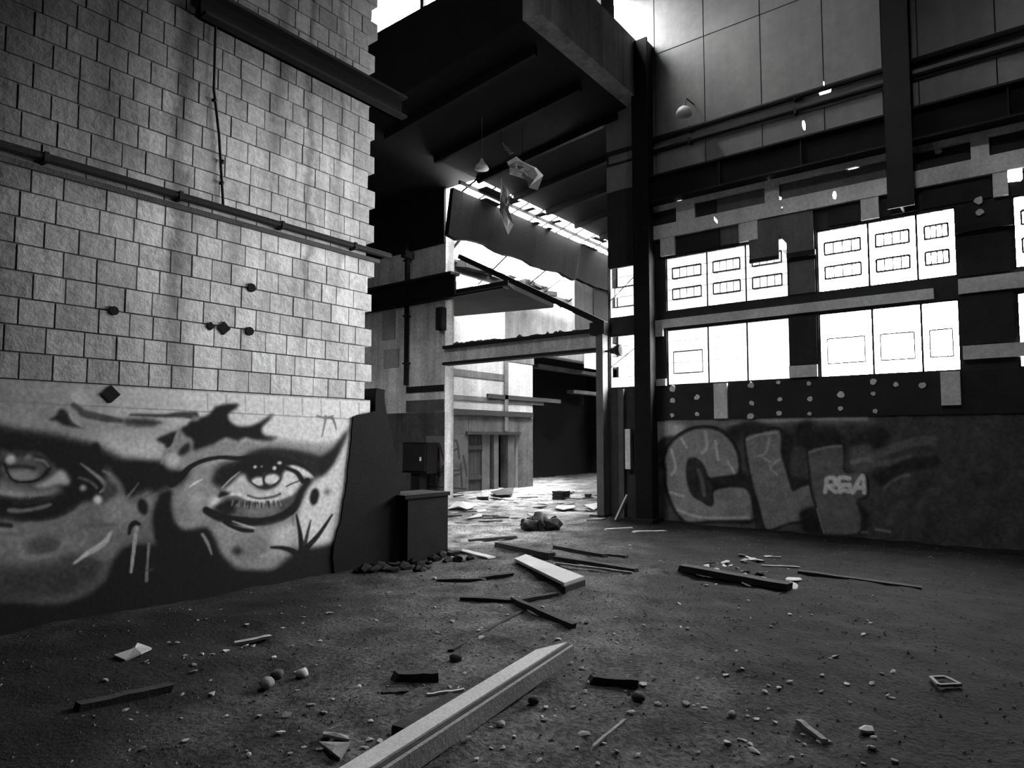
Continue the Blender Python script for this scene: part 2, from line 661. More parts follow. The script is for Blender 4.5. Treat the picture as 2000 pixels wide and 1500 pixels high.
# base coat: bare pale wall, darker leftward with light falloff painted in
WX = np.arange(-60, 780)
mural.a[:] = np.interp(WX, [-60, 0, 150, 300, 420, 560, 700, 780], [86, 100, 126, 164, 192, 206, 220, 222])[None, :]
A = lambda pts: [(x / 5.714, 760 + y / 5.714) for x, y in pts]              # close-up of one eye
B = lambda pts: [(300 + x / 4.2857, 760 + y / 4.2857) for x, y in pts]      # close-up of the other eye
D = lambda pts: [(x / 5.714, 960 + y / 5.714) for x, y in pts]              # close-up of the cheek
mp, ms, md = mural.poly, mural.stroke, mural.dot
# block joints still showing in the bare part
for yy in (0, 1):
    ms([(-60, 737 + yy * 44), (780, 786 + yy * 37)], 2, 90, 1, .6)
for k in range(9):
    x = 405 + k * 37
    ms([(x, 757 + k * 2.2 + 12), (x + 1, 757 + k * 2.2 + 43)], 2, 95, 1, .5)
# skin tone of the forehead and around
mp([(-70, 800), (60, 800), (150, 815), (260, 835), (340, 835), (380, 850), (480, 860), (560, 868), (640, 862), (700, 840), (720, 900), (690, 1000), (650, 1080), (560, 1110), (440, 1112), (300, 1130), (160, 1165), (-70, 1150)], 112, 10, .8)
mp([(120, 855), (175, 842), (240, 838), (300, 828), (348, 836), (332, 850), (318, 868), (322, 888), (300, 901), (258, 897), (220, 882), (188, 866)], 152, 7, .9)
mp(A([(1250, 640), (1500, 600), (1700, 560), (1830, 640), (1820, 760), (1600, 800), (1400, 740)]), 172, 8, .8)
mp(A([(350, 330), (620, 350), (900, 450), (1200, 480), (1000, 560), (600, 500), (300, 430)]), 122, 8, .7)
# brow strokes above the first eye
mp(A([(540, 345), (630, 290), (660, 225), (710, 225), (760, 280), (790, 350), (850, 400), (940, 440), (820, 425), (700, 395), (620, 350)]), 40, 2.5)
md(155, 777, 24, 10, 156, 6, .9, .25)
ms(A([(820, 180), (890, 230), (930, 270), (1050, 300), (1200, 330), (1350, 350)]), [10, 12, 14, 15, 14, 8], 62, 5, .9)
ms(A([(780, 280), (830, 350), (920, 420)]), [4, 7, 3], 138, 3, .8)
md(277, 825, 42, 8, 52, 4, .95, .05)
ms([(255, 810), (320, 812), (352, 810), (380, 812)], [4, 7, 11, 16], 52, 5, .9)
ms([(310, 832), (345, 836), (365, 843)], 8, 160, 4, .7)
# big dark socket of the first eye and bridge of the nose
mp([(-70, 828), (20, 836), (90, 846), (140, 856), (185, 868), (215, 886), (255, 900), (318, 904), (322, 918), (345, 925), (372, 920), (372, 948), (330, 950), (285, 962), (262, 978), (246, 972), (240, 948), (226, 926), (214, 915), (205, 912), (212, 950), (205, 985), (160, 985), (90, 1015), (-70, 1020)], 30, 7)
md(187, 874, 9, 10, 24, 3)
# first eye
mp(A([(0, 690), (120, 700), (300, 700), (460, 720), (580, 830), (760, 1010), (700, 1060), (560, 1080), (380, 1110), (0, 1110)]), 72, 4)
md(47, 914, 52, 30, 40, 3)
md(45, 916, 44, 25, 74, 4)
md(44, 929, 32, 12, 112, 5, .9)
ms([(68, 897), (84, 900), (96, 912)], [3, 6, 3], 104, 3, .9)
ms([(14, 912), (40, 911), (66, 914)], 8, 38, 4, .8)
md(21, 897, 10, 9, 158, 3)
md(55, 893, 7, 5, 112, 3)
ms([(8, 905), (22, 935), (48, 942), (76, 936), (97, 915)], 5, 32, 2)
mp(A([(380, 1080), (560, 1000), (640, 910), (700, 905), (790, 1010), (760, 1070), (640, 1060), (480, 1110)]), 142, 4)
mp(A([(0, 1050), (200, 1090), (400, 1120), (560, 1100), (660, 1080), (700, 1120), (600, 1180), (440, 1230), (200, 1220), (0, 1180)]), 112, 6)
ms(A([(0, 1150), (150, 1170), (260, 1180)]), 9, 126, 5, .8)
ms(A([(150, 1270), (300, 1265), (440, 1235), (560, 1220)]), [7, 11, 11, 8], 42, 4)
for k in range(8):
    x = 190 + k * 42
    ms(A([(x, 1225 - k * 4), (x + 8, 1290 - k * 6)]), 3, 46, 2, .8)
ms(A([(100, 1350), (280, 1370), (460, 1330), (560, 1290)]), [8, 13, 12, 6], 92, 5)
ms(A([(-60, 1400), (150, 1430), (330, 1420), (560, 1390), (760, 1310), (900, 1220)]), [16, 15, 18, 26, 26, 12], 30, 6)
# inner corner of the eye
mp(A([(800, 1000), (900, 980), (1040, 1080), (1060, 1180), (960, 1200), (840, 1120)]), 26, 4)
ms(A([(880, 985), (1000, 1030), (1080, 1100)]), 6, 82, 3, .9)
md(162, 953, 7, 6, 138, 3)
md(191, 976, 9, 9, 186, 3)
ms(A([(900, 830), (1020, 920), (1130, 1010), (1180, 1090), (1120, 1150)]), [3, 6, 8, 8, 5], 112, 3.5)
ms(A([(930, 920), (1040, 1000), (1110, 1070)]), [4, 8, 5], 24, 3)
ms(A([(1150, 910), (1280, 990), (1360, 1090), (1360, 1180), (1230, 1230)]), [3, 8, 11, 10, 4], 108, 4)
mp(A([(1180, 1030), (1290, 1060), (1320, 1160), (1240, 1220), (1150, 1200)]), 62, 4)
# triangular marks between the eyes
mp(A([(1740, 560), (1900, 490), (2010, 465), (1990, 540), (1900, 690), (1870, 700), (1840, 620)]), 38, 2.5)
ms(A([(1990, 480), (1930, 640), (1850, 700), (1800, 830)]), [8, 9, 7, 5], 128, 4)
md(340, 899, 13, 13, 176, 6)
mp(A([(1240, 880), (1500, 800), (1780, 850), (1800, 960), (1720, 1090), (1480, 1220), (1420, 1190), (1330, 1010)]), 28, 5)
ms(A([(1420, 1210), (1500, 1110), (1545, 1050)]), [6, 4, 2], 92, 2)
# cheek and nose below the first eye
mp([(-70, 1010), (60, 1022), (125, 1008), (168, 980), (195, 990), (240, 985), (262, 976), (312, 953), (330, 948), (306, 985), (300, 1010), (302, 1038), (318, 1062), (305, 1078), (272, 1062), (238, 1070), (215, 1100), (195, 1135), (150, 1160), (80, 1148), (-70, 1140)], 98, 6)
mp([(205, 985), (245, 975), (300, 958), (300, 1000), (260, 1020), (215, 1030)], 122, 9, .8)
mp([(-70, 1112), (60, 1104), (140, 1096), (210, 1098), (190, 1140), (120, 1175), (-70, 1180)], 48, 12, .85)
mp(D([(320, 560), (520, 480), (640, 520), (700, 620), (600, 700), (400, 700), (300, 660)]), 70, 5, .85)
mp(D([(640, 740), (900, 700), (1100, 800), (1000, 900), (760, 860)]), 58, 6, .8)
ms(D([(80, 510), (190, 540), (230, 620), (240, 700), (330, 740), (480, 720), (620, 690), (720, 560)]), [5, 8, 9, 10, 12, 11, 10, 5], 108, 5, .8)
ms(D([(0, 420), (140, 430), (260, 390), (340, 350)]), [6, 9, 7, 4], 106, 4, .8)
ms(D([(0, 370), (120, 380)]), 9, 36, 4, .9)
ms(D([(830, 800), (960, 700), (1100, 620), (1190, 540), (1240, 450)]), [4, 9, 12, 10, 5], 148, 4)
ms(D([(940, 450), (960, 520), (900, 600)]), 7, 118, 4, .7)
ms(D([(900, 390), (1100, 375), (1300, 370)]), 8, 84, 5, .6)
ms(D([(930, 1060), (1010, 950)]), 9, 66, 4, .8)
# black ground under the face, drips and nostril
mp([(200, 1140), (216, 1102), (240, 1070), (275, 1062), (318, 1066), (332, 1060), (345, 1000), (348, 960), (372, 962), (340, 1035), (372, 1050), (398, 1030), (420, 1050), (436, 1085), (470, 1108), (560, 1112), (600, 1098), (700, 1050), (790, 1050), (790, 1240), (-70, 1240), (-70, 1178), (120, 1178)], 24, 6)
mp(B([(20, 950), (60, 870), (160, 850), (165, 1000), (185, 1120), (260, 1175), (330, 1150), (420, 1160), (500, 1230), (560, 1370), (660, 1480), (300, 1540), (60, 1400), (0, 1200), (-10, 1050)]), 27, 4)
ms([(340, 955), (330, 951), (312, 953), (285, 968), (262, 978)], [2, 4, 5, 6, 4], 100, 2, .9)
md(279, 990, 10, 16, 30, 2.5, 1, -.25)
ms([(252, 1042), (256, 1027), (264, 1021), (273, 1024)], [6, 9, 10, 5], 28, 2.5)
ms([(267, 1032), (263, 1060), (256, 1117)], [8, 8, 6], 138, 2)
ms([(291, 1062), (288, 1100), (286, 1134)], [6, 5, 7], 108, 2)
ms([(288, 1114), (298, 1112)], 5, 70, 2, .8)
# second eye: flame brow
mp(B([(715, 125), (690, 160), (640, 192), (618, 222), (642, 272), (705, 312), (800, 312), (880, 282), (1005, 203), (965, 262), (902, 332), (930, 388), (1055, 388), (985, 435), (850, 425), (765, 402), (705, 438), (600, 405), (480, 475), (400, 492), (340, 515), (330, 425), (255, 380), (230, 330), (280, 300), (330, 248), (420, 232), (478, 200), (515, 150), (600, 128)]), 27, 3)
md(382, 818, 8, 5, 150, 3, .8)
mp(B([(295, 445), (305, 500), (255, 552), (200, 556), (232, 490)]), 40, 3)
mp(B([(1060, 300), (1250, 270), (1420, 300), (1600, 290), (1560, 400), (1400, 440), (1200, 430), (1060, 410), (960, 360), (940, 320)]), 226, 8)
ms(B([(1440, 230), (1430, 300), (1408, 400)]), [6, 4, 2], 130, 1.5)
ms(B([(1450, 240), (1500, 250), (1530, 340)]), [5, 5, 2], 110, 1.5)
ms(B([(1370, 225), (1440, 240), (1500, 225)]), 4, 120, 2)
# band of skin under the brow
mp(B([(200, 620), (330, 560), (480, 480), (700, 440), (860, 470), (1060, 430), (1250, 450), (1420, 500), (1300, 520), (1000, 500), (840, 520), (720, 580), (500, 575), (330, 640), (230, 700)]), 138, 7)
md(337, 898, 11, 11, 172, 5)
# upper lid and its shadow
mp(B([(720, 585), (830, 522), (950, 492), (1150, 502), (1300, 534), (1400, 558), (1500, 500), (1570, 410), (1645, 322), (1610, 450), (1530, 600), (1440, 720), (1345, 745), (1300, 690), (1200, 640), (1050, 600), (900, 580)]), 44, 4)
mp(B([(1390, 600), (1500, 540), (1600, 400), (1640, 335), (1600, 460), (1500, 620), (1420, 700)]), 26, 5)
mp(B([(-20, 640), (60, 640), (110, 690), (250, 690), (215, 760), (60, 840), (-20, 860)]), 29, 5)
# inside of the socket
mp(B([(265, 760), (330, 680), (420, 620), (540, 600), (720, 595), (600, 760), (540, 850), (530, 930), (500, 1010), (440, 1060), (420, 1140), (300, 1170), (215, 1130), (165, 1000), (160, 900), (205, 840)]), 138, 6)
md(300 + 230 / 4.2857, 760 + 1000 / 4.2857, 14, 24, 118, 8, .8)
ms(B([(305, 815), (360, 780), (405, 755)]), [3, 5, 3], 200, 2)
md(383, 975, 14, 12, 172, 7, .8)
md(421, 981, 11, 9, 226, 5)
ms(B([(430, 640), (560, 600), (700, 600)]), 7, 166, 5, .8)
ms(B([(150, 790), (240, 720), (310, 650), (420, 597), (560, 572), (720, 580), (900, 578), (1100, 600), (1250, 650), (1345, 725)]), [16, 14, 9, 8, 7, 9, 12, 12, 10, 5], 26, 2.5)
mp(B([(530, 655), (700, 592), (860, 580), (800, 690), (660, 800), (585, 830), (490, 785)]), 42, 5)
ms(B([(725, 690), (650, 750), (575, 825)]), [2, 4, 3], 150, 1.5)
ms(B([(505, 690), (560, 640), (640, 610)]), 4, 96, 2, .7)
# eyeball
mp(B([(735, 705), (620, 832), (560, 850), (650, 872), (800, 905), (900, 922), (1050, 895), (1180, 860), (1260, 790), (1190, 705), (1100, 670), (900, 660)]), 196, 4)
mp(B([(640, 850), (760, 760), (800, 820), (900, 880), (800, 890)]), 172, 5, .8)
md(517, 924, 37, 33, 40, 3)
mp(B([(690, 640), (780, 590), (930, 575), (1080, 600), (1130, 660), (1090, 690), (990, 700), (900, 690), (800, 720), (740, 700)]), 24, 4)
md(504, 941, 15, 9, 216, 2.5, 1, -.2)
md(531, 936, 15, 10, 228, 2.5, 1, -.1)
ms(B([(925, 700), (920, 760), (930, 800)]), 5, 58, 1.5)
ms(B([(785, 710), (810, 770), (860, 810), (930, 828), (1000, 808), (1060, 760), (1095, 690)]), 4, 58, 1.5)
md(498, 912, 4, 3, 200, 1.2)
md(511, 911, 3, 2, 140, 1.2)
md(536, 914, 4, 4, 206, 1.2)
md(546, 904, 5, 3, 206, 1.5)
mp(B([(1095, 690), (1165, 715), (1170, 760), (1120, 810), (1040, 850), (1075, 770)]), 226, 3)
mp(B([(1130, 830), (1200, 780), (1250, 785), (1215, 850), (1170, 880), (1060, 910)]), 214, 3)
ms(B([(1110, 815), (1160, 790), (1215, 770)]), 3, 88, 1.5)
mp(B([(1140, 640), (1190, 640), (1270, 675), (1345, 738), (1310, 748), (1225, 705)]), 226, 2)
ms(B([(1120, 665), (1200, 700), (1250, 770), (1290, 760)]), [6, 9, 10, 8], 26, 2.5)
mp(B([(1262, 770), (1345, 742), (1285, 850), (1240, 960), (1150, 1010), (1185, 880)]), 32, 4)
# lower lid
ms(B([(530, 925), (600, 890), (690, 878), (790, 915), (900, 940), (1000, 935), (1150, 880)]), [6, 6, 6, 7, 8, 8, 6], 212, 2.5)
ms(B([(790, 890), (880, 915), (1000, 900), (1060, 875)]), 4, 92, 2)
mp(B([(535, 915), (570, 852), (645, 872), (620, 892)]), 30, 2.5)
mp(B([(490, 1010), (590, 935), (690, 905), (800, 950), (1000, 955), (1170, 890), (1160, 1000), (1000, 1060), (800, 1080), (690, 1050), (600, 1060)]), 78, 4)
mp(B([(700, 1000), (860, 980), (1040, 985), (1000, 1050), (800, 1070)]), 128, 6, .9)
mp(B([(510, 1000), (590, 940), (650, 930), (680, 1020), (600, 1060)]), 34, 4)
for k in range(13):
    x = 650 + k * 32 + 9 * math.sin(k * 2.3)
    y = 935 + 14 * math.sin(k * .25 * math.pi / 3)
    ms(B([(x, y), (x - 14 + k * 2, y + 50 - (k * 7 % 5) * 9)]), [2 + (k * 3 % 4), 2], 40, 2.2, .55 + .4 * (k * 5 % 3) / 2)
    ms(B([(x + 14, y), (x + 4 + k * 2, y + 40)]), [2, 2], 170, 1.2, .6)
ms(B([(440, 1015), (560, 1075), (700, 1100), (880, 1112), (1030, 1085), (1160, 1010), (1235, 900)]), [14, 17, 17, 16, 17, 16, 9], 26, 4)
# cheek under the second eye
mp(B([(500, 1150), (560, 1120), (700, 1190), (900, 1160), (1100, 1110), (1190, 1080), (1200, 1250), (1180, 1350), (1120, 1420), (1000, 1480), (700, 1490), (580, 1380), (520, 1240)]), 142, 7)
mp(B([(1000, 1180), (1180, 1120), (1195, 1250), (1120, 1330), (980, 1300)]), 190, 8, .9)
mp(B([(680, 1300), (900, 1230), (960, 1330), (840, 1450), (700, 1430)]), 112, 8, .7)
ms(B([(590, 1115), (700, 1170), (830, 1188)]), [5, 10, 6], 32, 3)
ms(B([(660, 1105), (760, 1140), (850, 1165)]), [2, 4, 3], 176, 2)
ms(B([(550, 1120), (640, 1170), (730, 1205)]), [2, 4, 3], 158, 2)
md(463, 1076, 9, 8, 48, 4)
ms(B([(985, 1325), (1080, 1330), (1160, 1355), (1215, 1395)]), [4, 8, 11, 14], 28, 3)
ms(B([(900, 1400), (1020, 1370), (1120, 1400)]), [5, 9, 4], 160, 4, .8)
ms(B([(408, 1215), (450, 1285), (488, 1385)]), [6, 7, 3], 128, 2.5)
# temple
mp(B([(1345, 775), (1435, 722), (1530, 600), (1650, 325), (1690, 300), (1672, 500), (1655, 720), (1620, 900), (1570, 1100), (1500, 1260), (1380, 1330), (1215, 1345), (1205, 1100), (1240, 950), (1285, 850)]), 204, 4)
mp(B([(1660, 480), (1650, 720), (1615, 900), (1565, 1090), (1500, 1240), (1480, 1200), (1540, 1000), (1590, 820), (1620, 650)]), 158, 6, .8)
ms(B([(1690, 290), (1675, 480), (1655, 720), (1622, 900), (1570, 1100), (1505, 1260)]), 4, 190, 2, .8)
md(614, 970, 8.5, 17, 28, 2, 1, .18)
md(639, 961, 5, 6, 106, 3)
ms(B([(1240, 1340), (1225, 1200), (1195, 1050)]), [12, 8, 3], 34, 2.5)
ms(B([(1260, 1330), (1285, 1220), (1315, 1100)]), [9, 6, 2], 60, 2.5)
ms(B([(1260, 1350), (1380, 1220), (1495, 1050)]), [12, 8, 3], 40, 2.5)
ms(B([(1165, 1060), (1170, 1140)]), 4, 120, 2, .7)
mp(B([(1150, 1400), (1240, 1320), (1330, 1330), (1500, 1300), (1600, 1280), (1800, 1200), (1900, 1600), (1000, 1600), (1050, 1480)]), 24, 6)
mp([(694, 815), (726, 806), (790, 800), (790, 1240), (560, 1240), (600, 1120), (646, 1078), (668, 1010), (682, 930), (690, 870)], 24, 2.5)
mural.a += Canvas.blur(RNG.normal(0, 1, mural.a.shape), 2.5) * 22 + Canvas.blur(RNG.normal(0, 1, mural.a.shape), 12) * 60
_wref = lambda px: np.interp(px, [-100, 0, 150, 300, 500, 700], [165, 170, 184, 198, 214, 226])  # part of the leftward light falloff stays painted into the mural's tones
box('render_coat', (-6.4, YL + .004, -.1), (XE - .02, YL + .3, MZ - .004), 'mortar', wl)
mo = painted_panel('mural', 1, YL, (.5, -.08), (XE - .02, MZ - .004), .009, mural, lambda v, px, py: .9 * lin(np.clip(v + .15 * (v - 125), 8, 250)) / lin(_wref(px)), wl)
mo['label'] = 'sprayed mural of two staring eyes on the lower block wall'

# flat dark plates standing in for holes in the block wall
for k, (px, py, s) in enumerate(((491, 562, 9), (222, 607, 8), (411, 637, 8), (437, 641, 13), (487, 647, 9), (216, 770, 15))):
    c = hit(1, YL, px, py)
    r = s / 200 * .95
    m_ = MB()
    n = 4 if k in (2, 3, 5) else 8
    m_.add([(c.x + r * math.cos(t), YL - .012, c.z + r * math.sin(t)) for t in [q * 2 * math.pi / n for q in range(n)]] +
           [(c.x + r * math.cos(t), YL + .02, c.z + r * math.sin(t)) for t in [q * 2 * math.pi / n for q in range(n)]],
           [tuple(range(n)), tuple(range(n, 2 * n))[::-1]] + [(q, (q + 1) % n, n + (q + 1) % n, n + q) for q in range(n)])
    m_.build('hole_plate', 'black', wl)

# things fixed to the block wall
p0, p1 = hit(1, YL - .05, 20, 322), hit(1, YL - .05, 741, 493)
pz = 3.5
t = thing('wall_pipe', (3, YL - .06, pz), 'long dark pipe running level across the pale block wall', 'pipe')
MB().tube([(-6, YL - .07, pz), (2, YL - .07, pz), (5.12, YL - .07, pz)], .035, 10).build('pipe_run', 'steel', t)
for x in (1.7, 2.7, 3.7, 4.6):
    MB().box((x - .015, YL - .108, pz - .037), (x + .015, YL + .0, pz + .037)).build('pipe_bracket', 'steel', t)
box('backing_rail', (-6, YL - .03, pz - .1), (5.0, YL, pz - .055), 'steel2', t)
t = thing('steel_channel', (4, YL - .1, 5.22), 'heavy dark steel channel fixed high across the block wall', 'steel beam')
c0 = 2.85
box('web', (c0, YL - .04, 5.2), (5.3, YL, 5.46), 'black', t)
box('flange', (c0, YL - .14, 5.43), (5.3, YL, 5.46), 'steel', t)
box('flange', (c0, YL - .14, 5.2), (5.3, YL, 5.23), 'steel', t)
t = thing('conduit', (3.05, YL - .03, 3.6), 'thin upright conduit dropping to the pipe on the block wall', 'conduit')
MB().tube([(3.0, YL - .025, 5.2), (3.0, YL - .025, 4.6), (3.06, YL - .025, 4.2), (3.12, YL - .025, 3.54)], .012, 6).build('conduit_run', 'steel', t)
for zz in (3.75, 3.95, 4.5):
    MB().lump((3.1 if zz < 4 else 3.01, YL - .025, zz), (.025, .02, .03), int(zz * 10), 1).build('junction', 'steel', t)

# ---- windowed wall
ZU1, ZU0, ZL1, ZL0 = 4.53, 3.58, 3.27, 2.30
WINS = {1: (4.81, 2.79), 2: (2.375, .62), 3: (.01, -.42), 0: (5.93, 5.23)}
SLITS = []
for px, py, hw, hh, sl in ((1331, 395, 2.2, 8, 3), (1286, 454, 2.6, 9, 5), (1432, 419, 2.4, 7, 2), (1401, 432, 1.8, 7, 3), (1512, 362, 2.4, 8, 2.5), (1525, 396, 2.6, 6, 0), (1530, 410, 2, 4, 0),
                           (1632, 384, 3.6, 7, 0), (1651, 374, 3, 9, 2), (1637, 405, 3, 5, 1), (1667, 330, 2.8, 5, 1), (1571, 246, 2.6, 9, 1), (1610, 172, 5.5, 8.5, 1), (1626, 168, 2, 5, 1), (1359, 334, 2.2, 2.6, 0), (1365, 350, 2, 2.6, 0)):
    q = [(px - hw * .5 - sl, py - hh), (px + hw * .5 - sl, py - hh), (px + hw + sl * .5, py), (px + hw * .6 + sl, py + hh), (px - hw * .5 + sl, py + hh), (px - hw - sl * .5, py)]
    SLITS.append([(p.y, p.z) for p in (hit(0, XR, *w) for w in q)])
SLITS.append([(p.y, p.z) for p in (hit(0, XR, *w) for w in ((1950, 351), (1962, 340), (1987, 335), (1987, 345), (1984, 349)))])


def plate(name, y0, y1, z0, z1, x0, x1, m, parent, holes=()):
    """wall plate with the spalled bolt holes that let daylight through: narrow in front, broken wider behind"""
    hs = [list(h) for h in holes]
    bs = [list(h) for h in holes]
    for s in SLITS:
        cy, cz = sum(q[0] for q in s) / len(s), sum(q[1] for q in s) / len(s)
        gf, gb = max(0, x0 - XR + .0) , max(0.0, x1 - XR)
        grow = lambda g: [(y + (g if y > cy else -g), w + (g * .8 if w > cz else -g * .8)) for y, w in s]
        f_, b_ = grow(.05 if x0 >= XR - .001 else 0), grow(.09 if x0 >= XR - .001 else .05)
        if not all(y0 + .004 < y < y1 - .004 and z0 + .004 < w < z1 - .004 for y, w in b_):
            continue
        if any(min(p for p, q in h) - .01 < y < max(p for p, q in h) + .01 and min(q for p, q in h) - .01 < w < max(q for p, q in h) + .01 for h in bs for y, w in b_):
            continue
        hs.append(f_)
        bs.append(b_)
    return MB().slab([(y0, z0), (y1, z0), (y1, z1), (y0, z1)], hs, 0, x0, x1, bs).build(name, m, parent)


rect = lambda y0, y1, z0, z1: [(min(y0, y1), z0), (max(y0, y1), z0), (max(y0, y1), z1), (min(y0, y1), z1)]
holes = []
for k, (a, b) in WINS.items():
    holes += [rect(a, b, ZU0, ZU1), rect(a, b, ZL0, ZL1)]
wr = struct(plate('wall_right', -5.5, 5.95, -.1, ROOF, XR, XR + .1, 'wall_d', None, holes))


def strip(name, y0, y1, z0, z1, proud, m):
    return plate(name, min(y0, y1), max(y0, y1), z0, z1, XR - proud, XR, m, wr)


# cladding sheets of the upper wall
ys = [5.95, 4.95, 4.05, 3.12, 2.2, 1.42, .98, .1, -.9, -2.0, -3.2, -4.4, -5.45]
for k in range(len(ys) - 1):
    strip('cladding_sheet', ys[k + 1] + .008, ys[k] - .008, 6.7, 8.2, .03, 'clad')
    strip('cladding_sheet', ys[k + 1] + .008, ys[k] - .008, 8.215, ROOF, .035, 'clad')
    strip('cladding_sheet', ys[k + 1] + .008, ys[k] - .008, 5.93, 6.4, .03, 'clad')
strip('cladding_sheet', -5.4, 5.9, 6.46, 6.6, .02, 'clad')
# pale concrete bands and piers around dark panels
strip('concrete_band', -3, 5.12, 5.36, 5.45, .07, 'band')
strip('concrete_band', -3, 5.12, 4.86, 5.1, .07, 'band')
strip('concrete_band', .9, 5.12, 3.30, 3.44, .05, 'band')
strip('concrete_band', .62, -3, 3.32, 3.52, .05, 'band')
strip('concrete_band', -3, .6, 2.44, 2.62, .05, 'band')
strip('concrete_band', 2.8, 2.4, 2.32, 2.5, .05, 'band')
strip('concrete_band', 5.22, 4.82, 2.30, 2.42, .05, 'band')
strip('concrete_band', 5.22, 4.86, 3.16, 3.3, .05, 'band')
for y0, y1, z0, z1 in ((4.58, 4.25, 5.1, 5.36), (3.1, 2.88, 5.1, 5.36), (.42, .22, 5.1, 5.36),
                       (4.88, 4.62, 4.55, 4.86), (3.52, 3.22, 4.55, 4.86), (1.75, 1.52, 4.55, 4.86), (.2, .04, 4.54, 4.86),
                       (3.98, 3.76, 1.72, 2.29), (.86, .64, 1.84, 2.29), (5.2, 5.12, 4.55, 4.86), (5.2, 5.12, 2.42, 3.16)):
    strip('concrete_pier', y0, y1, z0, z1, .06, 'band')
for y0, y1, z0, z1, m in ((5.1, 4.6, 5.11, 5.35, 'panel'), (4.24, 3.9, 5.11, 5.35, 'panel'), (3.88, 3.12, 5.11, 5.35, 'panel2'), (2.86, 1.42, 5.11, 5.35, 'panel2'), (1.0, .44, 5.11, 5.35, 'panel'),
                          (.2, -2, 5.11, 5.35, 'panel'), (4.6, 3.85, 4.56, 4.85, 'panel'), (3.83, 3.54, 4.56, 4.85, 'panel2'), (3.2, 2.98, 4.56, 4.85, 'panel2'), (2.2, 1.77, 4.56, 4.85, 'panel'), (1.5, 1.36, 4.56, 4.85, 'panel'),
                          (1.0, .22, 4.56, 4.85, 'panel'), (2.77, 2.4, 3.6, 4.1, 'panel2'), (2.77, 2.4, 2.52, 3.25, 'panel'), (.6, .04, 2.64, 3.3, 'panel'), (.6, .04, 3.56, 4.5, 'panel')):
    strip('wall_panel', y0, y1, z0, z1, .02, m)
# the sheet hung over the first window
w = thing('hung_sheet', hit(0, XR - .05, 1500, 512), 'grey sheet covering a corner of the upper window beside a white notch', 'sheet')
ys_ = [hit(0, XR, x, 490).y for x in (1465, 1523, 1541, 1592)]
MB().slab([(ys_[1], 4.22), (ys_[0], 4.22), (ys_[0], 4.86), (2.4, 4.86), (2.4, 4.2), (2.79, 4.2), (2.79, 4.40), (ys_[1], 4.56)], [], 0, XR - .05, XR - .035).build('sheet_panel', 'panel2', w)
MB().box((XR - .06, ys_[1], 4.18), (XR - .01, ys_[0], 4.24)).build('sheet_rail', 'steel', w)
# girt lines
for y0, y1, z in ((2.79, 2.38, 4.2), (.62, .01, 4.18)):
    box('girt', (XR - .07, y1, z - .04), (XR, y0, z + .04), 'steel', wr)
# lower dark apron with bolt patches
plate('apron', -4, 3.74, 1.72, 2.285, XR - .03, XR, 'panel', wr)
plate('apron', 4.0, 5.2, 1.72, 2.285, XR - .03, XR, 'panel', wr)
ap = [(1272, 762), (1272, 783), (1272, 808), (1314, 759), (1314, 782), (1313, 811), (1362, 776), (1362, 809), (1467, 752), (1468, 787), (1466, 813), (1520, 747), (1523, 780), (1521, 807), (1580, 749), (1582, 779), (1581, 808), (1642, 771), (1642, 798), (1706, 746), (1706, 769), (1709, 803), (1750, 751), (1802, 753),
      (1912, 392), (1914, 414), (1832, 295), (1902, 278)]
Rd = random.Random(5)
for px, py in ap:
    c = hit(0, XR - .03, px, py)
    r = Rd.uniform(.03, .055)
    n = 9
    rr = [r * Rd.uniform(.75, 1.15) for _ in range(n)]
    v = [(XR - .042, c.y + rr[q] * math.cos(q * 2 * math.pi / n), c.z + rr[q] * math.sin(q * 2 * math.pi / n)) for q in range(n)]
    v += [(XR - .01, b, d) for a, b, d in v]
    MB().add(v, [tuple(range(n)), tuple(range(n, 2 * n))] + [(q, (q + 1) % n, n + (q + 1) % n, n + q) for q in range(n)]).build('bolt_patch', 'band', wr)


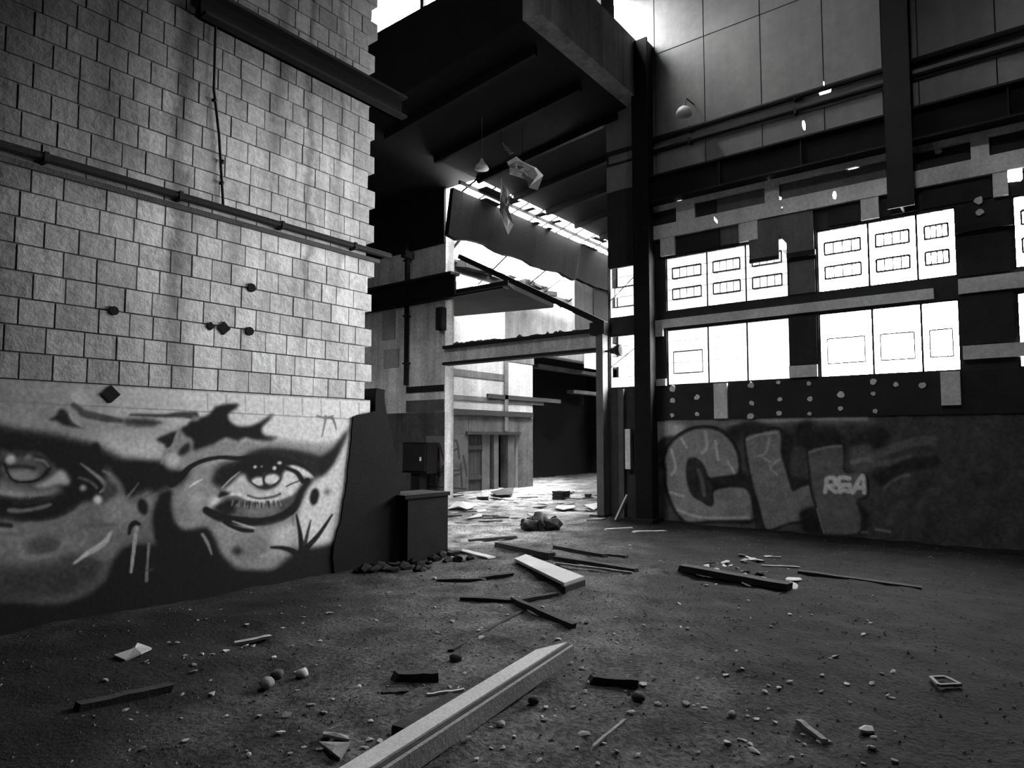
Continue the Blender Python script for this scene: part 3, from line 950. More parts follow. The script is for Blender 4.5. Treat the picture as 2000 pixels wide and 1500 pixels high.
# ---- windows
def make_window(idx, y1, y0, z0, z1, bays, seed, dense):
    """y1 > y0; steel window: frame, mullions, muntins, sashes and panes"""
    R = random.Random(seed)
    X = XR + .05
    root = bpy.data.objects.new('window_%d' % idx, None)
    link(root, None, (X, (y0 + y1) / 2, z0))
    root['kind'] = 'structure'
    fr = MB()
    for a, b in (((X - .03, y0, z0), (X + .03, y0 + .02, z1)), ((X - .03, y1 - .02, z0), (X + .03, y1, z1)), ((X - .03, y0, z0), (X + .03, y1, z0 + .02)), ((X - .03, y0, z1 - .02), (X + .03, y1, z1))):
        fr.box(a, b)
    fr.build('window_frame', 'steel', root)
    edges = [y1] + list(bays) + [y0]
    for yb in bays:
        box('mullion', (X - .04, yb - .013, z0), (X + .04, yb + .013, z1), 'steel', root)
    for i in range(len(edges) - 1):
        a, b = edges[i + 1] + .014, edges[i] - .014
        nc, nr = max(2, round((b - a) / .16)), 5
        cy, cz = (b - a) / nc, (z1 - z0 - .04) / nr
        mb = MB()
        wm = .0035 if dense else .0022
        for k in range(1, nc):
            mb.box((X - .008, a + k * cy - wm, z0 + .02), (X + .008, a + k * cy + wm, z1 - .02))
        for k in range(1, nr):
            mb.box((X - .008, a, z0 + .02 + k * cz - wm), (X + .008, b, z0 + .02 + k * cz + wm))
        mb.build('muntin_grid', 'steel2', root)
        # opening sashes with thicker frames
        for r0, r1 in (((1, 2), (3, 4)) if dense else ((1, 3),)):
            if not dense and R.random() < .35:
                continue
            ya, yb = a + cy * .55, b - cy * .55
            za, zb = z0 + .02 + r0 * cz, z0 + .02 + (r1 if dense else r1) * cz
            sb = MB()
            w = .011 if dense else .007
            sb.box((X - .03, ya, za - w), (X + .03, yb, za + w)).box((X - .03, ya, zb - w), (X + .03, yb, zb + w))
            sb.box((X - .03, ya - w, za), (X + .03, ya + w, zb)).box((X - .03, yb - w, za), (X + .03, yb + w, zb))
            if dense:
                for k in range(1, 4):
                    yk = ya + (yb - ya) * k / 4
                    sb.box((X - .02, yk - .006, za), (X + .02, yk + .006, zb))
            so = sb.build('sash_frame', 'steel', root)
            if dense:
                for k in range(4):
                    if R.random() < .55:
                        q0, q1 = ya + (yb - ya) * k / 4 + .005, ya + (yb - ya) * (k + 1) / 4 - .005
                        box('pane', (X - .002, q0, za + .01), (X + .002, q1, zb - .01), 'glass_d' if R.random() < .25 else 'glass', so)
        # fixed panes still in place
        for r in range(nr):
            for c in range(nc):
                if R.random() < (.4 if dense else .3):
                    box('pane', (X + .012, a + c * cy + .004, z0 + .022 + r * cz + .003), (X + .016, a + (c + 1) * cy - .004, z0 + .018 + (r + 1) * cz - .003), 'glass', root)
    portal('window_daylight_%d' % idx, (XR + .1, (y0 + y1) / 2, (z0 + z1) / 2), (0, math.radians(90), 0), z1 - z0, y1 - y0)
    return root


yy_ = lambda x, y: hit(0, XR + .12, x, y).y
make_window(1, 4.81, 2.79, ZU0, ZU1, (4.08, 3.44), 21, True)
make_window(2, 4.81, 2.79, ZL0, ZL1, (4.08, 3.44), 22, False)
make_window(3, 2.375, .62, ZU0, ZU1, (1.68, 1.08), 23, True)
make_window(4, 2.375, .62, ZL0, ZL1, (1.66, 1.06), 24, False)
make_window(5, .01, -.42, ZU0, ZU1, (), 25, True)
make_window(6, .01, -.42, ZL0, ZL1, (), 26, False)
make_window(7, 5.93, 5.23, ZU0, ZU1, (), 27, False)
make_window(8, 5.93, 5.23, ZL0, ZL1, (), 28, False)

# ---- graffiti on the lower windowed wall
graf = Canvas(1230, 780, 2080, 1120, 40)
G = lambda pts: [(1270 + x / 4.0816, 800 + y / 4.0816) for x, y in pts]
gp, gs, gd = graf.poly, graf.stroke, graf.dot
graf.a += RNG.normal(0, 3, graf.a.shape)
gp([(1225, 770), (1290, 790), (1430, 812), (1600, 815), (1700, 812), (1700, 826), (1500, 830), (1420, 838), (1225, 860)], 62, 5)
gs(G([(640, 115), (940, 85), (1300, 65), (1720, 70)]), [4, 11, 13, 9], 88, 4)
gp(G([(-20, 120), (270, 120), (240, 190), (120, 230), (40, 330), (-20, 420)]), 104, 4)
gp(G([(10, 420), (30, 300), (100, 225), (190, 215), (150, 330), (100, 480), (40, 420)]), 28, 3)
gp(G([(600, 160), (700, 110), (800, 80), (900, 110), (960, 150), (840, 180), (740, 220), (700, 280), (620, 200)]), 24, 4)
gp(G([(1160, 150), (1250, 80), (1340, 130), (1480, 160), (1560, 250), (1560, 500), (1540, 290), (1260, 330), (1150, 250)]), 22, 5)
gp(G([(1580, 260), (1700, 160), (1850, 140), (1920, 210), (1830, 330), (1750, 290), (1620, 310)]), 22, 5)
# letter C
Cq = G([(130, 480), (118, 400), (150, 300), (230, 218), (340, 162), (460, 150), (560, 180), (640, 250), (690, 350), (702, 450), (690, 512), (560, 530), (470, 540), (440, 470), (400, 410), (350, 385), (308, 400), (288, 450), (290, 560), (320, 660), (360, 706), (430, 745), (480, 772), (508, 740), (500, 680), (525, 640), (640, 620), (765, 632), (802, 700), (822, 870), (640, 882), (500, 882), (300, 892), (220, 822), (160, 700), (130, 580)])
gs(Cq + Cq[:1], 13, 20, 2.5)
gp(G([(470, 540), (690, 515), (760, 520), (800, 600), (760, 635), (640, 620), (520, 640), (480, 600)]), 20, 2)
gp(Cq, 78, 1.5)
gp(G([(300, 400), (350, 385), (410, 420), (450, 520), (480, 640), (505, 740), (470, 770), (400, 720), (330, 670), (295, 560)]), 24, 2)
gs(G([(385, 480), (410, 560), (430, 680)]), [7, 10, 8], 58, 4, .8)
for q in (((170, 320), (200, 460), (170, 520)), ((250, 230), (290, 300)), ((440, 180), (450, 300), (410, 350)), ((520, 250), (540, 400)), ((620, 420), (670, 500)), ((160, 660), (260, 690)), ((220, 800), (420, 860), (780, 860))):
    gs(G(q), [5] * len(q), 112, 3.5, .8)
# letter L
Lq = G([(762, 222), (880, 185), (1030, 165), (1042, 350), (1085, 500), (1132, 650), (1200, 620), (1275, 600), (1315, 650), (1322, 760), (1190, 830), (1230, 880), (1100, 900), (930, 955), (880, 800), (822, 600), (780, 400)])
gp(G([(1030, 160), (1130, 190), (1150, 260), (1110, 420), (1130, 540), (1300, 560), (1270, 610), (1130, 660), (1060, 500), (1030, 350)]), 20, 3)
gp(G([(690, 510), (760, 500), (830, 640), (900, 850), (950, 980), (850, 960), (820, 860), (800, 680)]), 20, 3)
gs(Lq + Lq[:1], 10, 20, 2)
gp(Lq, 72, 1.5)
for q in (((770, 240), (860, 205), (1010, 180)), ((950, 230), (920, 340), (860, 370)), ((1030, 400), (960, 460), (1010, 520)), ((880, 370), (960, 420))):
    gs(G(q), [4] * len(q), 100, 3, .8)
# letter T and the shapes after it
gp(G([(1190, 820), (1310, 770), (1400, 1000), (1230, 980)]), 18, 4)
gp(G([(1640, 700), (1760, 860), (1700, 1000), (1640, 980)]), 18, 5)
Tq = G([(1260, 332), (1390, 295), (1530, 285), (1545, 500), (1700, 510), (1725, 680), (1640, 720), (1680, 860), (1650, 985), (1390, 985), (1335, 790), (1292, 640), (1275, 480)])
gs(Tq + Tq[:1], 9, 20, 2)
gp(Tq, 60, 2)
gs(G([(1270, 340), (1400, 302), (1525, 292)]), 4, 84, 2, .8)
gs(G([(1330, 790), (1360, 900), (1385, 985)]), 3, 82, 1.5, .9)
gp(G([(1600, 312), (1740, 282), (1790, 380), (1770, 505), (1620, 500)]), 58, 4)
gs(G([(1610, 420), (1700, 400), (1760, 400)]), 9, 76, 4)
# pale tag
for q in (((1395, 655), (1405, 600), (1410, 550), (1465, 548), (1470, 600), (1425, 615), (1480, 655)), ((1515, 655), (1505, 550), (1585, 548)), ((1510, 605), (1570, 600)), ((1535, 640), (1590, 650), (1590, 600)), ((1615, 660), (1650, 590), (1695, 530), (1705, 660)), ((1640, 625), (1700, 620))):
    gs(G(q), 9, 138, 3, .9)
# murky forms further along
for q, v, w_ in ((((1690, 980), (1725, 975)), 96, 3), (((1800, 955), (1910, 972)), 100, 4), (((1780, 370), (1880, 330), (2000, 290), (2100, 260), (2250, 240)), 62, 18), (((1790, 430), (1930, 420), (2060, 390)), 60, 14), (((1850, 560), (1990, 470), (2120, 430), (2260, 420)), 22, 26),
                 (((1870, 620), (1960, 550), (2060, 520)), 66, 7), (((1900, 900), (1950, 780), (2080, 720)), 50, 14), (((2100, 900), (2180, 700), (2300, 640)), 46, 16), (((2300, 500), (2500, 420), (2700, 400)), 40, 30)):
    gs(G(q), w_, v, 6, .8)
gp([(1225, 1020), (1500, 1046), (1700, 1060), (2080, 1095), (2080, 1125), (1225, 1125)], 40, 8, .6)
graf.a += Canvas.blur(RNG.normal(0, 1, graf.a.shape), 3) * 26 + Canvas.blur(RNG.normal(0, 1, graf.a.shape), 9) * 70
go = painted_panel('graffiti', 0, XR - .012, (-1.2, -.08), (5.2, 1.74), .0125, graf, lambda v, px, py: .52 * lin(v) / lin(104), wr, inward=1)
go['label'] = 'bulky graffiti letters CLT sprayed in greys'

# ---- steelwork along the windowed wall
t = thing('steel_column', (XR - .2, 1.2, 4.6), 'tall dark steel column standing before the windowed wall between its bays', 'column')
yc = hit(0, XR - .2, 1755, 200).y
box('web', (XR - .33, yc - .012, 4.55), (XR - .03, yc + .012, ROOF), 'steel', t)
box('flange', (XR - .35, yc - .16, 4.55), (XR - .325, yc + .16, ROOF), 'steel', t)
box('flange', (XR - .06, yc - .16, 4.55), (XR - .035, yc + .16, ROOF), 'steel', t)
t = thing('crane_girder', (XR - .15, 1.2, 5.47), 'deep dark crane girder running the length of the windowed wall', 'girder')
box('web', (XR - .2, -5.4, 5.47), (XR - .17, 5.15, 5.92), 'black', t)
box('flange', (XR - .28, -5.4, 5.9), (XR - .06, 5.15, 5.93), 'steel', t)
box('flange', (XR - .28, -5.4, 5.46), (XR - .06, 5.15, 5.49), 'steel', t)
for y in np.arange(-5, 5.1, 1.25):
    box('stiffener', (XR - .25, y - .01, 5.49), (XR - .2, y + .01, 5.9), 'steel', t)
for zz, lab, r in ((6.64, 'upper of two dark pipes strung along the grey cladding', .045), (6.43, 'lower of two dark pipes strung along the grey cladding', .03)):
    t = thing('cladding_pipe', (XR - .1, 0, zz), lab, 'pipe')
    MB().tube([(XR - .09, -5.4, zz), (XR - .09, 0, zz + .02), (XR - .09, 5.15, zz)], r, 8).build('pipe_run', 'steel', t)
    for y in (-3.5, -1, 2.6, 4.3):
        MB().box((XR - .12, y - .015, zz - .05), (XR - .0, y + .015, zz + .05)).build('pipe_clip', 'steel', t)
# big dark corner column where the side bay opens
t = thing('corner_column', (XR - .2, 5.1, 0), 'broad black riveted column at the corner between window bays', 'column')
box('shaft', (XR - .3, 5.0, -.1), (XR - .01, 5.22, 8.4), 'steel', t)
box('flange', (XR - .34, 4.96, -.1), (XR - .3, 5.26, 8.4), 'black', t)
box('base_plate', (XR - .45, 4.9, -.1), (XR - .02, 5.3, .05), 'steel', t)
for k in range(22):
    for dy in (-.09, .09):
        MB().lathe((XR - .34, 5.11 + dy, .5 + k * .3), [(.016, -.012), (.016, .012)], 6).build('rivet', 'steel', t)
# post at the end of the wall and its fittings
t = thing('bay_post', (XR - .1, 6.02, 0), 'slender grey steel post standing at the side bay opening', 'post')
box('shaft', (XR - .2, 5.96, -.1), (XR + .1, 6.1, 3.4), 'panel2', t)
box('cap', (XR - .25, 5.9, 3.28), (XR + .15, 6.2, 3.5), 'steel', t)
box('base_plate', (XR - .3, 5.9, -.1), (XR + .2, 6.2, .04), 'steel', t)
t = thing('horn_lamp', (XR - .1, 5.85, 2.95), 'dark bell shaped lamp sticking out from the bay post', 'lamp')
c = hit(0, XR - .1, 1208, 684)
MB().lathe((0, 0, 0), [(.05, 0), (.06, .08), (.1, .14), (.11, .22), (.03, .24)], 12)
hl = MB().lathe((0, 0, 0), [(.05, 0), (.06, .08), (.1, .14), (.11, .22), (.03, .24)], 12)
hl.v = [(XR - .1 + a, c.y + .16 - z_, c.z + b) for a, b, z_ in hl.v]
hl.build('bell', 'steel', t)
MB().tube([(XR - .1, c.y + .13, c.z), (XR - .1, 6.0, c.z)], .02, 6).build('arm', 'steel', t)
for (a, b), lab in ((((1258, 520), (1190, 590)), 'thin diagonal tie rod crossing the upper corner window'), (((1258, 665), (1190, 720)), 'thin diagonal tie rod crossing the lower corner window')):
    p, q = hit(0, XR - .03, *a), hit(0, XR - .03, *b)
    tag(MB().tube([p, q], .008, 5).build('tie_rod', 'steel', None), lab, 'rod')
p, q = hit(0, XR - .03, 1232, 511), hit(0, XR - .03, 1259, 534)
tag(MB().bar(p, q, .02, .04).build('corner_brace', 'steel'), 'short dark knee brace across the top of the corner window', 'brace')
# pale strips and uprights under the corner window
wc = wr
box('pale_upright', (XR - .1, hit(0, XR, 1236, 880).y, hit(0, XR, 1236, 916).z), (XR - .0, hit(0, XR, 1226, 880).y, hit(0, XR, 1236, 838).z), 'band', wr)
box('grey_upright', (XR - .08, 5.62, 0), (XR, 5.72, 2.28), 'steel2', wr)
p, q = hit(0, XR - .5, 1203, 1008), hit(0, XR - .5, 1213, 975)
tag(MB().bar((p.x, p.y, 0), (q.x + .2, q.y - .02, .42), .03, .1, (1, 0, 0)).build('leaning_board', 'white'), 'short white board leaning beside the foot of the bay post', 'board')

# ---- lower roof over the side bay
E3 = 24.0
struct(box('trim_1', (BX, BY, 7.42), (XR + .3, BY + .3, 8.46), 'fascia'))
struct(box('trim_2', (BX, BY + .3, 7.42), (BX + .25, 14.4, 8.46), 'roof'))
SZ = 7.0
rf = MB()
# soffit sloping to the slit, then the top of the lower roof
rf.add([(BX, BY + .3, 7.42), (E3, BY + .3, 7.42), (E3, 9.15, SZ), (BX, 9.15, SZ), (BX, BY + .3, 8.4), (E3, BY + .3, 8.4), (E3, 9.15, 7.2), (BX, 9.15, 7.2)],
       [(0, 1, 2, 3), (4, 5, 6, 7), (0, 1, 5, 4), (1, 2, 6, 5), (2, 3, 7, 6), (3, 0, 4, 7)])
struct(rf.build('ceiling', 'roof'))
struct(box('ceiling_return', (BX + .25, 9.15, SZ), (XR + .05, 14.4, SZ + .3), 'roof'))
# joists under the soffit
jt = 0
ORD = ('first', 'second', 'third', 'fourth', 'fifth', 'sixth', 'seventh', 'eighth', 'ninth', 'tenth', 'eleventh', 'twelfth')
for jt, x in enumerate(np.arange(BX + .6, 20, 1.3)):
    b = MB().bar((x, BY + .5, 7.33), (x, 9.1, 6.95), .08, .16).build('roof_joist', 'roof')
    tag(b, 'dark joist under the sooty ceiling, %s from the corner of the lower roof' % ORD[jt], 'beam', 'joists under the side bay ceiling')
# broken glazed slit between ceiling and drop wall
struct(box('trim_3', (E3 - .1, 9.15, SZ - .1), (E3, 9.85, 7.2), 'roof'))
rg = thing('glazing_rail', (14, 9.38, SZ - .1), 'long steel ridge rail dividing the broken roof light', 'rail')
MB().bar((10.3, 9.37, SZ - .12), (E3 - .1, 9.37, SZ - .12), .05, .07).build('rail_bar', 'steel', rg)
MB().bar((10.3, 9.33, SZ - .16), (E3 - .1, 9.33, SZ - .16), .02, .02).build('rail_lip', 'steel2', rg)
for x in np.arange(10.6, 20.5, .62):
    MB().bar((x, 9.12, SZ - .02), (x + Rd.uniform(-.05, .05), 9.64, SZ - .2), .035, .03).build('glazing_bar', 'steel', rg)
# rotten boards still lying over the slit
for k, (x0, x1, y0, y1) in enumerate(((10.9, 12.1, 9.1, 9.37), (11.2, 11.75, 9.37, 9.62), (12.6, 12.75, 9.1, 9.34), (13.05, 13.25, 9.1, 9.34), (13.2, 13.38, 9.4, 9.64), (13.75, 13.9, 9.1, 9.34), (13.8, 13.95, 9.4, 9.64), (15.6, 16.2, 9.1, 9.25),
                                      (15.5, 16.3, 9.45, 9.64), (16.9, 17.3, 9.1, 9.34), (17.5, 17.7, 9.4, 9.64), (18.3, 19.2, 9.1, 9.4), (20, 24, 9.1, 9.64))):
    a = Rd.uniform(-.04, .04)
    zc = SZ - .06 - ((y0 + y1) / 2 - 9.15) * .42
    MB().bar((x0, (y0 + y1) / 2 - a, zc), (x1, (y0 + y1) / 2 + a, zc), y1 - y0, .02).build('roof_board', 'roof', rg)
# drop wall below the slit, open roof behind it
DZ = 5.8
Rr = random.Random(12)
xs = [XR - .3]
while xs[-1] < E3 - .4:
    xs.append(xs[-1] + Rr.uniform(.15, .5))
xs.append(E3)
v, f = [], []
for x in xs:
    zb = DZ + Rr.uniform(-.05, .07)
    v += [(x, 9.68, zb), (x, 9.54, 6.8), (x, 9.64, 6.8), (x, 9.8, zb)]
n = len(xs)
for k in range(n - 1):
    for i in range(4):
        f.append((k * 4 + i, k * 4 + (i + 1) % 4, k * 4 + 4 + (i + 1) % 4, k * 4 + 4 + i))
f += [(0, 1, 2, 3), (n * 4 - 4, n * 4 - 3, n * 4 - 2, n * 4 - 1)]
wdp = struct(mesh('wall_drop', v, f, 'roof'))
box('gable_panel', (15.6, 9.82, 4.3), (16.6, 9.9, 5.9), 'panel2', wdp)
box('gable_panel', (16.62, 9.8, 4.3), (21, 9.9, 6.2), 'panel', wdp)
# rafters across the open roof
rl = [((872, 505), (905, 470), .07), ((1000, 540), (1070, 510), .03), ((1050, 556), (1100, 528), .03), ((1095, 575), (1125, 548), .08), ((925, 512), (870, 528), .05)]
for k, (x, w) in enumerate(((10.9, .09), (12.6, .05), (14.3, .05), (15.2, .04), (16.6, .09), (18.4, .09), (20.2, .09), (22, .09))):
    o = MB().bar((x, 9.9, DZ + .12), (x + .9, YB, DZ - .18), w, .14).build('roof_rafter', 'steel')
    tag(o, 'dark rafter crossing the open roof, %s from the return wall' % ORD[k], 'rafter', 'rafters over the open roof')
o = MB().bar((10.3, 11.1, 5.62), (24, 11.1, 5.62), .12, .16).build('roof_purlin', 'steel')
tag(o, 'long dark purlin under the open roof beside the back wall', 'purlin')
# torn roofing left along the eaves
for k in range(16):
    x = 10.9 + k * .34 + Rr.uniform(-.1, .1)
    m_ = MB()
    pts = [(x, 11.25), (x + Rr.uniform(.3, .7), 11.3), (x + Rr.uniform(.2, .5), 10.95 + Rr.uniform(-.25, .1)), (x - .1, 10.9 + Rr.uniform(-.2, .2))]
    m_.slab(pts, [], 2, 5.7 + Rr.uniform(-.1, .1), 5.74 + Rr.uniform(.0, .1))
    tag(m_.build('torn_roofing', 'roof'), 'torn scrap of roofing hanging on the eaves of the open roof', 'scrap', 'torn roofing along the eaves')
p, q = hit(0, 10.9, 925, 508), hit(0, 10.62, 1188, 640)
tag(MB().bar((10.72, 9.75, 5.42), (10.72, 6.02, 3.48), .08, .11).build('sloping_strut', 'steel'), 'long dark strut sloping down to the head of the bay post', 'strut')

# ---- beams crossing the side bay opening
t = thing('bay_beam', (XR, 8, 3.05), 'lower grey beam spanning the side bay opening from the bay post', 'beam')
box('web', (XR + .0, 6.0, 3.04), (XR + .04, YO, 3.4), 'return', t)
box('flange', (XR - .1, 6.0, 3.36), (XR + .14, YO, 3.42), 'steel', t)
box('flange', (XR - .1, 6.0, 3.0), (XR + .14, YO, 3.06), 'steel', t)
for k in range(18):
    y = 6.2 + Rr.uniform(0, 3.6)
    MB().lump((XR + .02, y, 3.43), (.05, Rr.uniform(.06, .16), .05), k, 1, 1, .4).build('rubble_lump', 'stone_d', t)
t = thing('cross_beam', (XR, 9, 4.45), 'upper black beam crossing above the side bay opening', 'beam')
box('web', (XR - .08, 9.7, 4.5), (XR - .02, 13.5, 4.98), 'black', t)
box('flange', (XR - .14, 8.3, 4.46), (XR + .04, 13.5, 4.5), 'steel', t)
box('flange', (XR - .2, 9.7, 4.96), (XR + .1, 13.5, 5.02), 'steel', t)
# soffit slab behind the cross beam
sl = MB().slab([(XR + .02, 10.6), (XR + .02, 8.3), (11.1, 8.5), (13.2, 8.9), (12.6, YB - .02)], [], 2, 4.56, 4.66).build('canopy_sheet', 'panel')
tag(sl, 'thin stained canopy sheet hanging behind the upper black beam', 'slab')

# ---- return wall with broken lower part
rw = struct(MB().slab([(YO, -.1), (14.4, -.1), (14.4, 7.4), (YO, 7.4)], [], 0, XR, XR + .28).build('wall_return', 'return'))
box('lintel', (XR - .06, YO, 5.74), (XR, 14.3, 7.4), 'black', rw)
box('dark_band', (XR - .02, YO + .02, 2.44), (XR, 11.25, 2.58), 'steel', rw)
box('dark_band', (XR - .02, YO + .02, 2.0), (XR, 11.25, 2.26), 'backd', rw)
pv = hit(0, XR - .06, 795, 600)
t = thing('rain_pipe', (XR - .06, pv.y, 2.6), 'upright black rain pipe on the weathered concrete return wall', 'pipe')
MB().tube([(XR - .07, pv.y, 2.62), (XR - .07, pv.y, 4.0), (XR - .07, pv.y, 7.3)], .055, 8).build('pipe_run', 'black', t)
for zz in (3.1, 4.2, 5.5):
    MB().box((XR - .13, pv.y - .07, zz), (XR, pv.y + .07, zz + .04)).build('pipe_clip', 'steel', t)
c = hit(0, XR - .1, 864, 626)
t = thing('junction_box', (XR - .1, c.y, 3.7), 'small black box fixed at the edge of the return wall', 'box')
box('box_body', (XR - .16, c.y - .03, 3.78), (XR, c.y + .14, 4.28), 'black', t)
box('box_lid', (XR - .18, c.y - .02, 3.8), (XR - .16, c.y + .13, 4.26), 'steel', t)
# broken quoin patches on the return wall, seen beyond the block wall
for px, py, w, h in ((748, 440, 22, 46), (735, 570, 0, 0), (760, 635, 26, 60), (765, 700, 30, 40)):
    if w:
        p = hit(0, XR, px - w / 2, py + h / 2)
        q = hit(0, XR, px + w / 2, py - h / 2)
        box('render_patch', (XR - .02, q.y, p.z), (XR, p.y, q.z), 'backw', rw)
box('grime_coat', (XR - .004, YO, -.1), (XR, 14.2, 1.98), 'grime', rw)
# dirty lettering low on the return wall
tagc = Canvas(780, 800, 940, 1000, 120)
tagc.a += RNG.normal(0, 6, tagc.a.shape)
for q in (((842, 905), (843, 872)), ((836, 868), (850, 866)), ((856, 900), (857, 866), (868, 898), (870, 866)), ((876, 868), (876, 902)), ((882, 903), (884, 868), (892, 862), (897, 895)), ((880, 884), (894, 876)),
          ((848, 948), (850, 912), (858, 930), (866, 910), (868, 950)), ((880, 908), (880, 950)), ((880, 930), (898, 926)), ((900, 906), (902, 950)), ((835, 925), (900, 918)), ((836, 950), (910, 955)), ((905, 890), (912, 930))):
    tagc.stroke(q, 3.2, 52, 1.5, .9)
for k in range(40):
    tagc.dot(RNG.uniform(800, 930), RNG.uniform(900, 970), RNG.uniform(2, 6), RNG.uniform(2, 8), RNG.uniform(50, 90), 3, .5)
painted_panel('tag_lettering', 0, XR - .006, (YO, .02), (10.6, 1.45), .012, tagc, lambda v, px, py: .15 * lin(v) / lin(120), rw)

# ---- back wall of the side bay
DX0, DX1, DH = 13.15, 15.3, 1.5
bw = struct(MB().slab([(XR + .28, -.1), (DX0, -.1), (DX0, DH), (DX1, DH), (DX1, -.1), (16.05, -.1), (16.05, 3.95), (23, 3.95), (23, 5.5), (XR + .28, 5.5)], [], 1, YB, YB + .3).build('wall_back', 'backw'))
for a, b, m in (((XR + .3, YB - .06, 2.02), (16.0, YB, 2.16), 'steel'), ((XR + .3, YB - .02, 2.4), (16.6, YB, 2.52), 'backd'), ((13.9, YB - .05, 2.5), (17.5, YB, 2.62), 'steel'),
                ((XR + .3, YB - .015, 3.02), (14.7, YB, 3.2), 'backd'), ((14.65, YB - .05, 1.6), (14.8, YB, 3.9), 'backd'),
                ((14.72, YB - .012, 3.6), (16.1, YB, 5.5), 'backd'), ((16.1, YB - .012, 3.97), (23, YB, 5.5), 'backd')):
    box('wall_band', a, b, m, bw)
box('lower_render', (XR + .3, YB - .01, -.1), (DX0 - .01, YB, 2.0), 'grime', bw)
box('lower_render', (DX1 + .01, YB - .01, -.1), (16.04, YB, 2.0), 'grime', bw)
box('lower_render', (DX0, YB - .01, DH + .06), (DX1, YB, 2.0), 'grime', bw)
painted_panel('tag_lettering', 1, YB - .016, (XR + .9, .02), (13.1, 1.5), .02, tagc, lambda v, px, py: .075 * lin(v) / lin(120), bw)
box('lintel', (DX0 - .1, YB - .05, DH), (DX1 + .1, YB, DH + .08), 'steel', bw)
# dark rooms behind the back wall
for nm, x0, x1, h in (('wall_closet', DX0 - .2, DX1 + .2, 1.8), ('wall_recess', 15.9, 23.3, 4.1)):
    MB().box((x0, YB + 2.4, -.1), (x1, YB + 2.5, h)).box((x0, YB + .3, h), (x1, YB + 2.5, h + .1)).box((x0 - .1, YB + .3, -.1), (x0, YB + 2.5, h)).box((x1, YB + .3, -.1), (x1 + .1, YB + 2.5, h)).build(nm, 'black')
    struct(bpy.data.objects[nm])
box('pillar', (DX0 + .62, YB + .05, -.1), (DX0 + .95, YB + .3, DH), 'backd', bw)
box('pillar', (DX0 + 1.1, YB + .02, -.1), (DX0 + 1.3, YB + .3, DH), 'backd', bw)
box('pillar', (DX1 - .42, YB + .02, -.1), (DX1 - .12, YB + .3, DH), 'backd', bw)
t = thing('door_1', (DX0 + .3, YB, 0), None, None, None, 'structure')
for k in range(4):
    box('plank', (DX0 + .02 + k * .15, YB + .08, .0), (DX0 + .162 + k * .15, YB + .12, DH - .02), 'wood_d', t)
box('door_rail', (DX0 + .02, YB + .05, .3), (DX0 + .6, YB + .08, .42), 'wood_d', t)
box('door_rail', (DX0 + .02, YB + .05, 1.1), (DX0 + .6, YB + .08, 1.22), 'wood_d', t)
# ledges in the dark recess
for (x0, x1, z, y, lab) in ((16.9, 21, 3.62, YB + .4, 'grey ledge hanging high in the dark recess'), (19.3, 22, 2.95, YB + .6, 'short grey ledge lower in the dark recess')):
    tag(box('ledge', (x0, y, z), (x1, y + .3, z + .12), 'backd'), lab, 'ledge')
tag(box('bright_hole_board', (18.95, YB - .08, 3.75), (19.95, YB - .03, 4.4), 'white'), 'white square board standing in for a bright hole above the dark recess', 'board')  # white board put in for a small bright window

# ---- enclosing walls, roofs (beyond the picture, closing the place)
struct(box('wall_far', (-6.5, 14.4, -.1), (XR + .28, 14.7, ROOF), 'wall_d'))
struct(box('wall_end', (E3, 5.6, -.1), (E3 + .3, YB + .3, 5.6), 'wall_d'))
struct(box('wall_side', (XR + .3, 5.96, -.1), (E3, 6.0, 7.4), 'wall_d'))
bpy.data.objects['wall_side'].location.y -= .05
struct(box('wall_near', (-6.8, -5.8, -.1), (XR + .3, -5.5, ROOF), 'wall_d'))
struct(box('wall_rear', (-6.8, -5.5, -.1), (-6.5, 14.4, ROOF), 'wall_d'))
struct(box('wall_cross', (1.0, YL + .34, -.1), (1.2, 14.4, ROOF), 'wall_d'))
struct(MB().slab(rect(-6.8, XR + .3, -5.8, BY + .3), [rect(5.2, 6.1, .7, 1.6)], 2, ROOF, ROOF + .3).build('ceiling_hall', 'roof'))     # unseen roof hole added to brighten the windowed wall
struct(MB().slab(rect(-6.8, BX + .25, BY + .3, 14.7), [rect(1.4, 2.9, 6.4, 10.2)], 2, ROOF, ROOF + .3).build('ceiling_aisle', 'roof'))      # unseen skylight added behind the block wall to light the far floor
struct(box('light_baffle', (3.3, YL + .4, 8.62), (3.5, 14.4, ROOF), 'roof'))      # unseen baffle added to keep the skylight off the lower roof's black face
# clerestory mullions over the lower roof
for k, y in enumerate((6.0, 7.65, 9.3, 10.95, 12.6)):
    tag(box('clerestory_mullion', (BX + .08, y - .04, 8.46), (BX + .14, y + .04, ROOF), 'steel'), 'thin dark clerestory upright above the black roof, %s from its corner' % ORD[k], 'mullion', 'clerestory uprights')
for k, (x0, x1) in enumerate(((BX, BX + .2), (9.2, 9.65))):
    tag(box('clerestory_pier', (x0, BY + .05, 8.46), (x1, BY + .25, ROOF), 'steel'), ('narrow dark pier at the corner of the lower roof' if k == 0 else 'broad dark pier between the white clerestory lights'), 'pier')
portal('clerestory_daylight_1', (BX + .2, 10, 9.53), (0, math.radians(90), 0), ROOF - 8.46, 8.8)
portal('clerestory_daylight_2', ((BX + XR) / 2, BY + .28, 9.53), (math.radians(-90), 0, 0), XR - BX, ROOF - 8.46)
portal('hall_daylight', (5.65, 1.15, ROOF + .2), (0, 0, 0), .9, .9)  # guides the sky through the added roof hole
portal('aisle_daylight', (2.15, 8.3, ROOF + .2), (0, 0, 0), 1.5, 3.8)  # guides the sky through the added, unseen skylight
portal('roof_daylight_1', (17.4, 10.7, DZ + .4), (0, 0, 0), 13.2, 2.0)
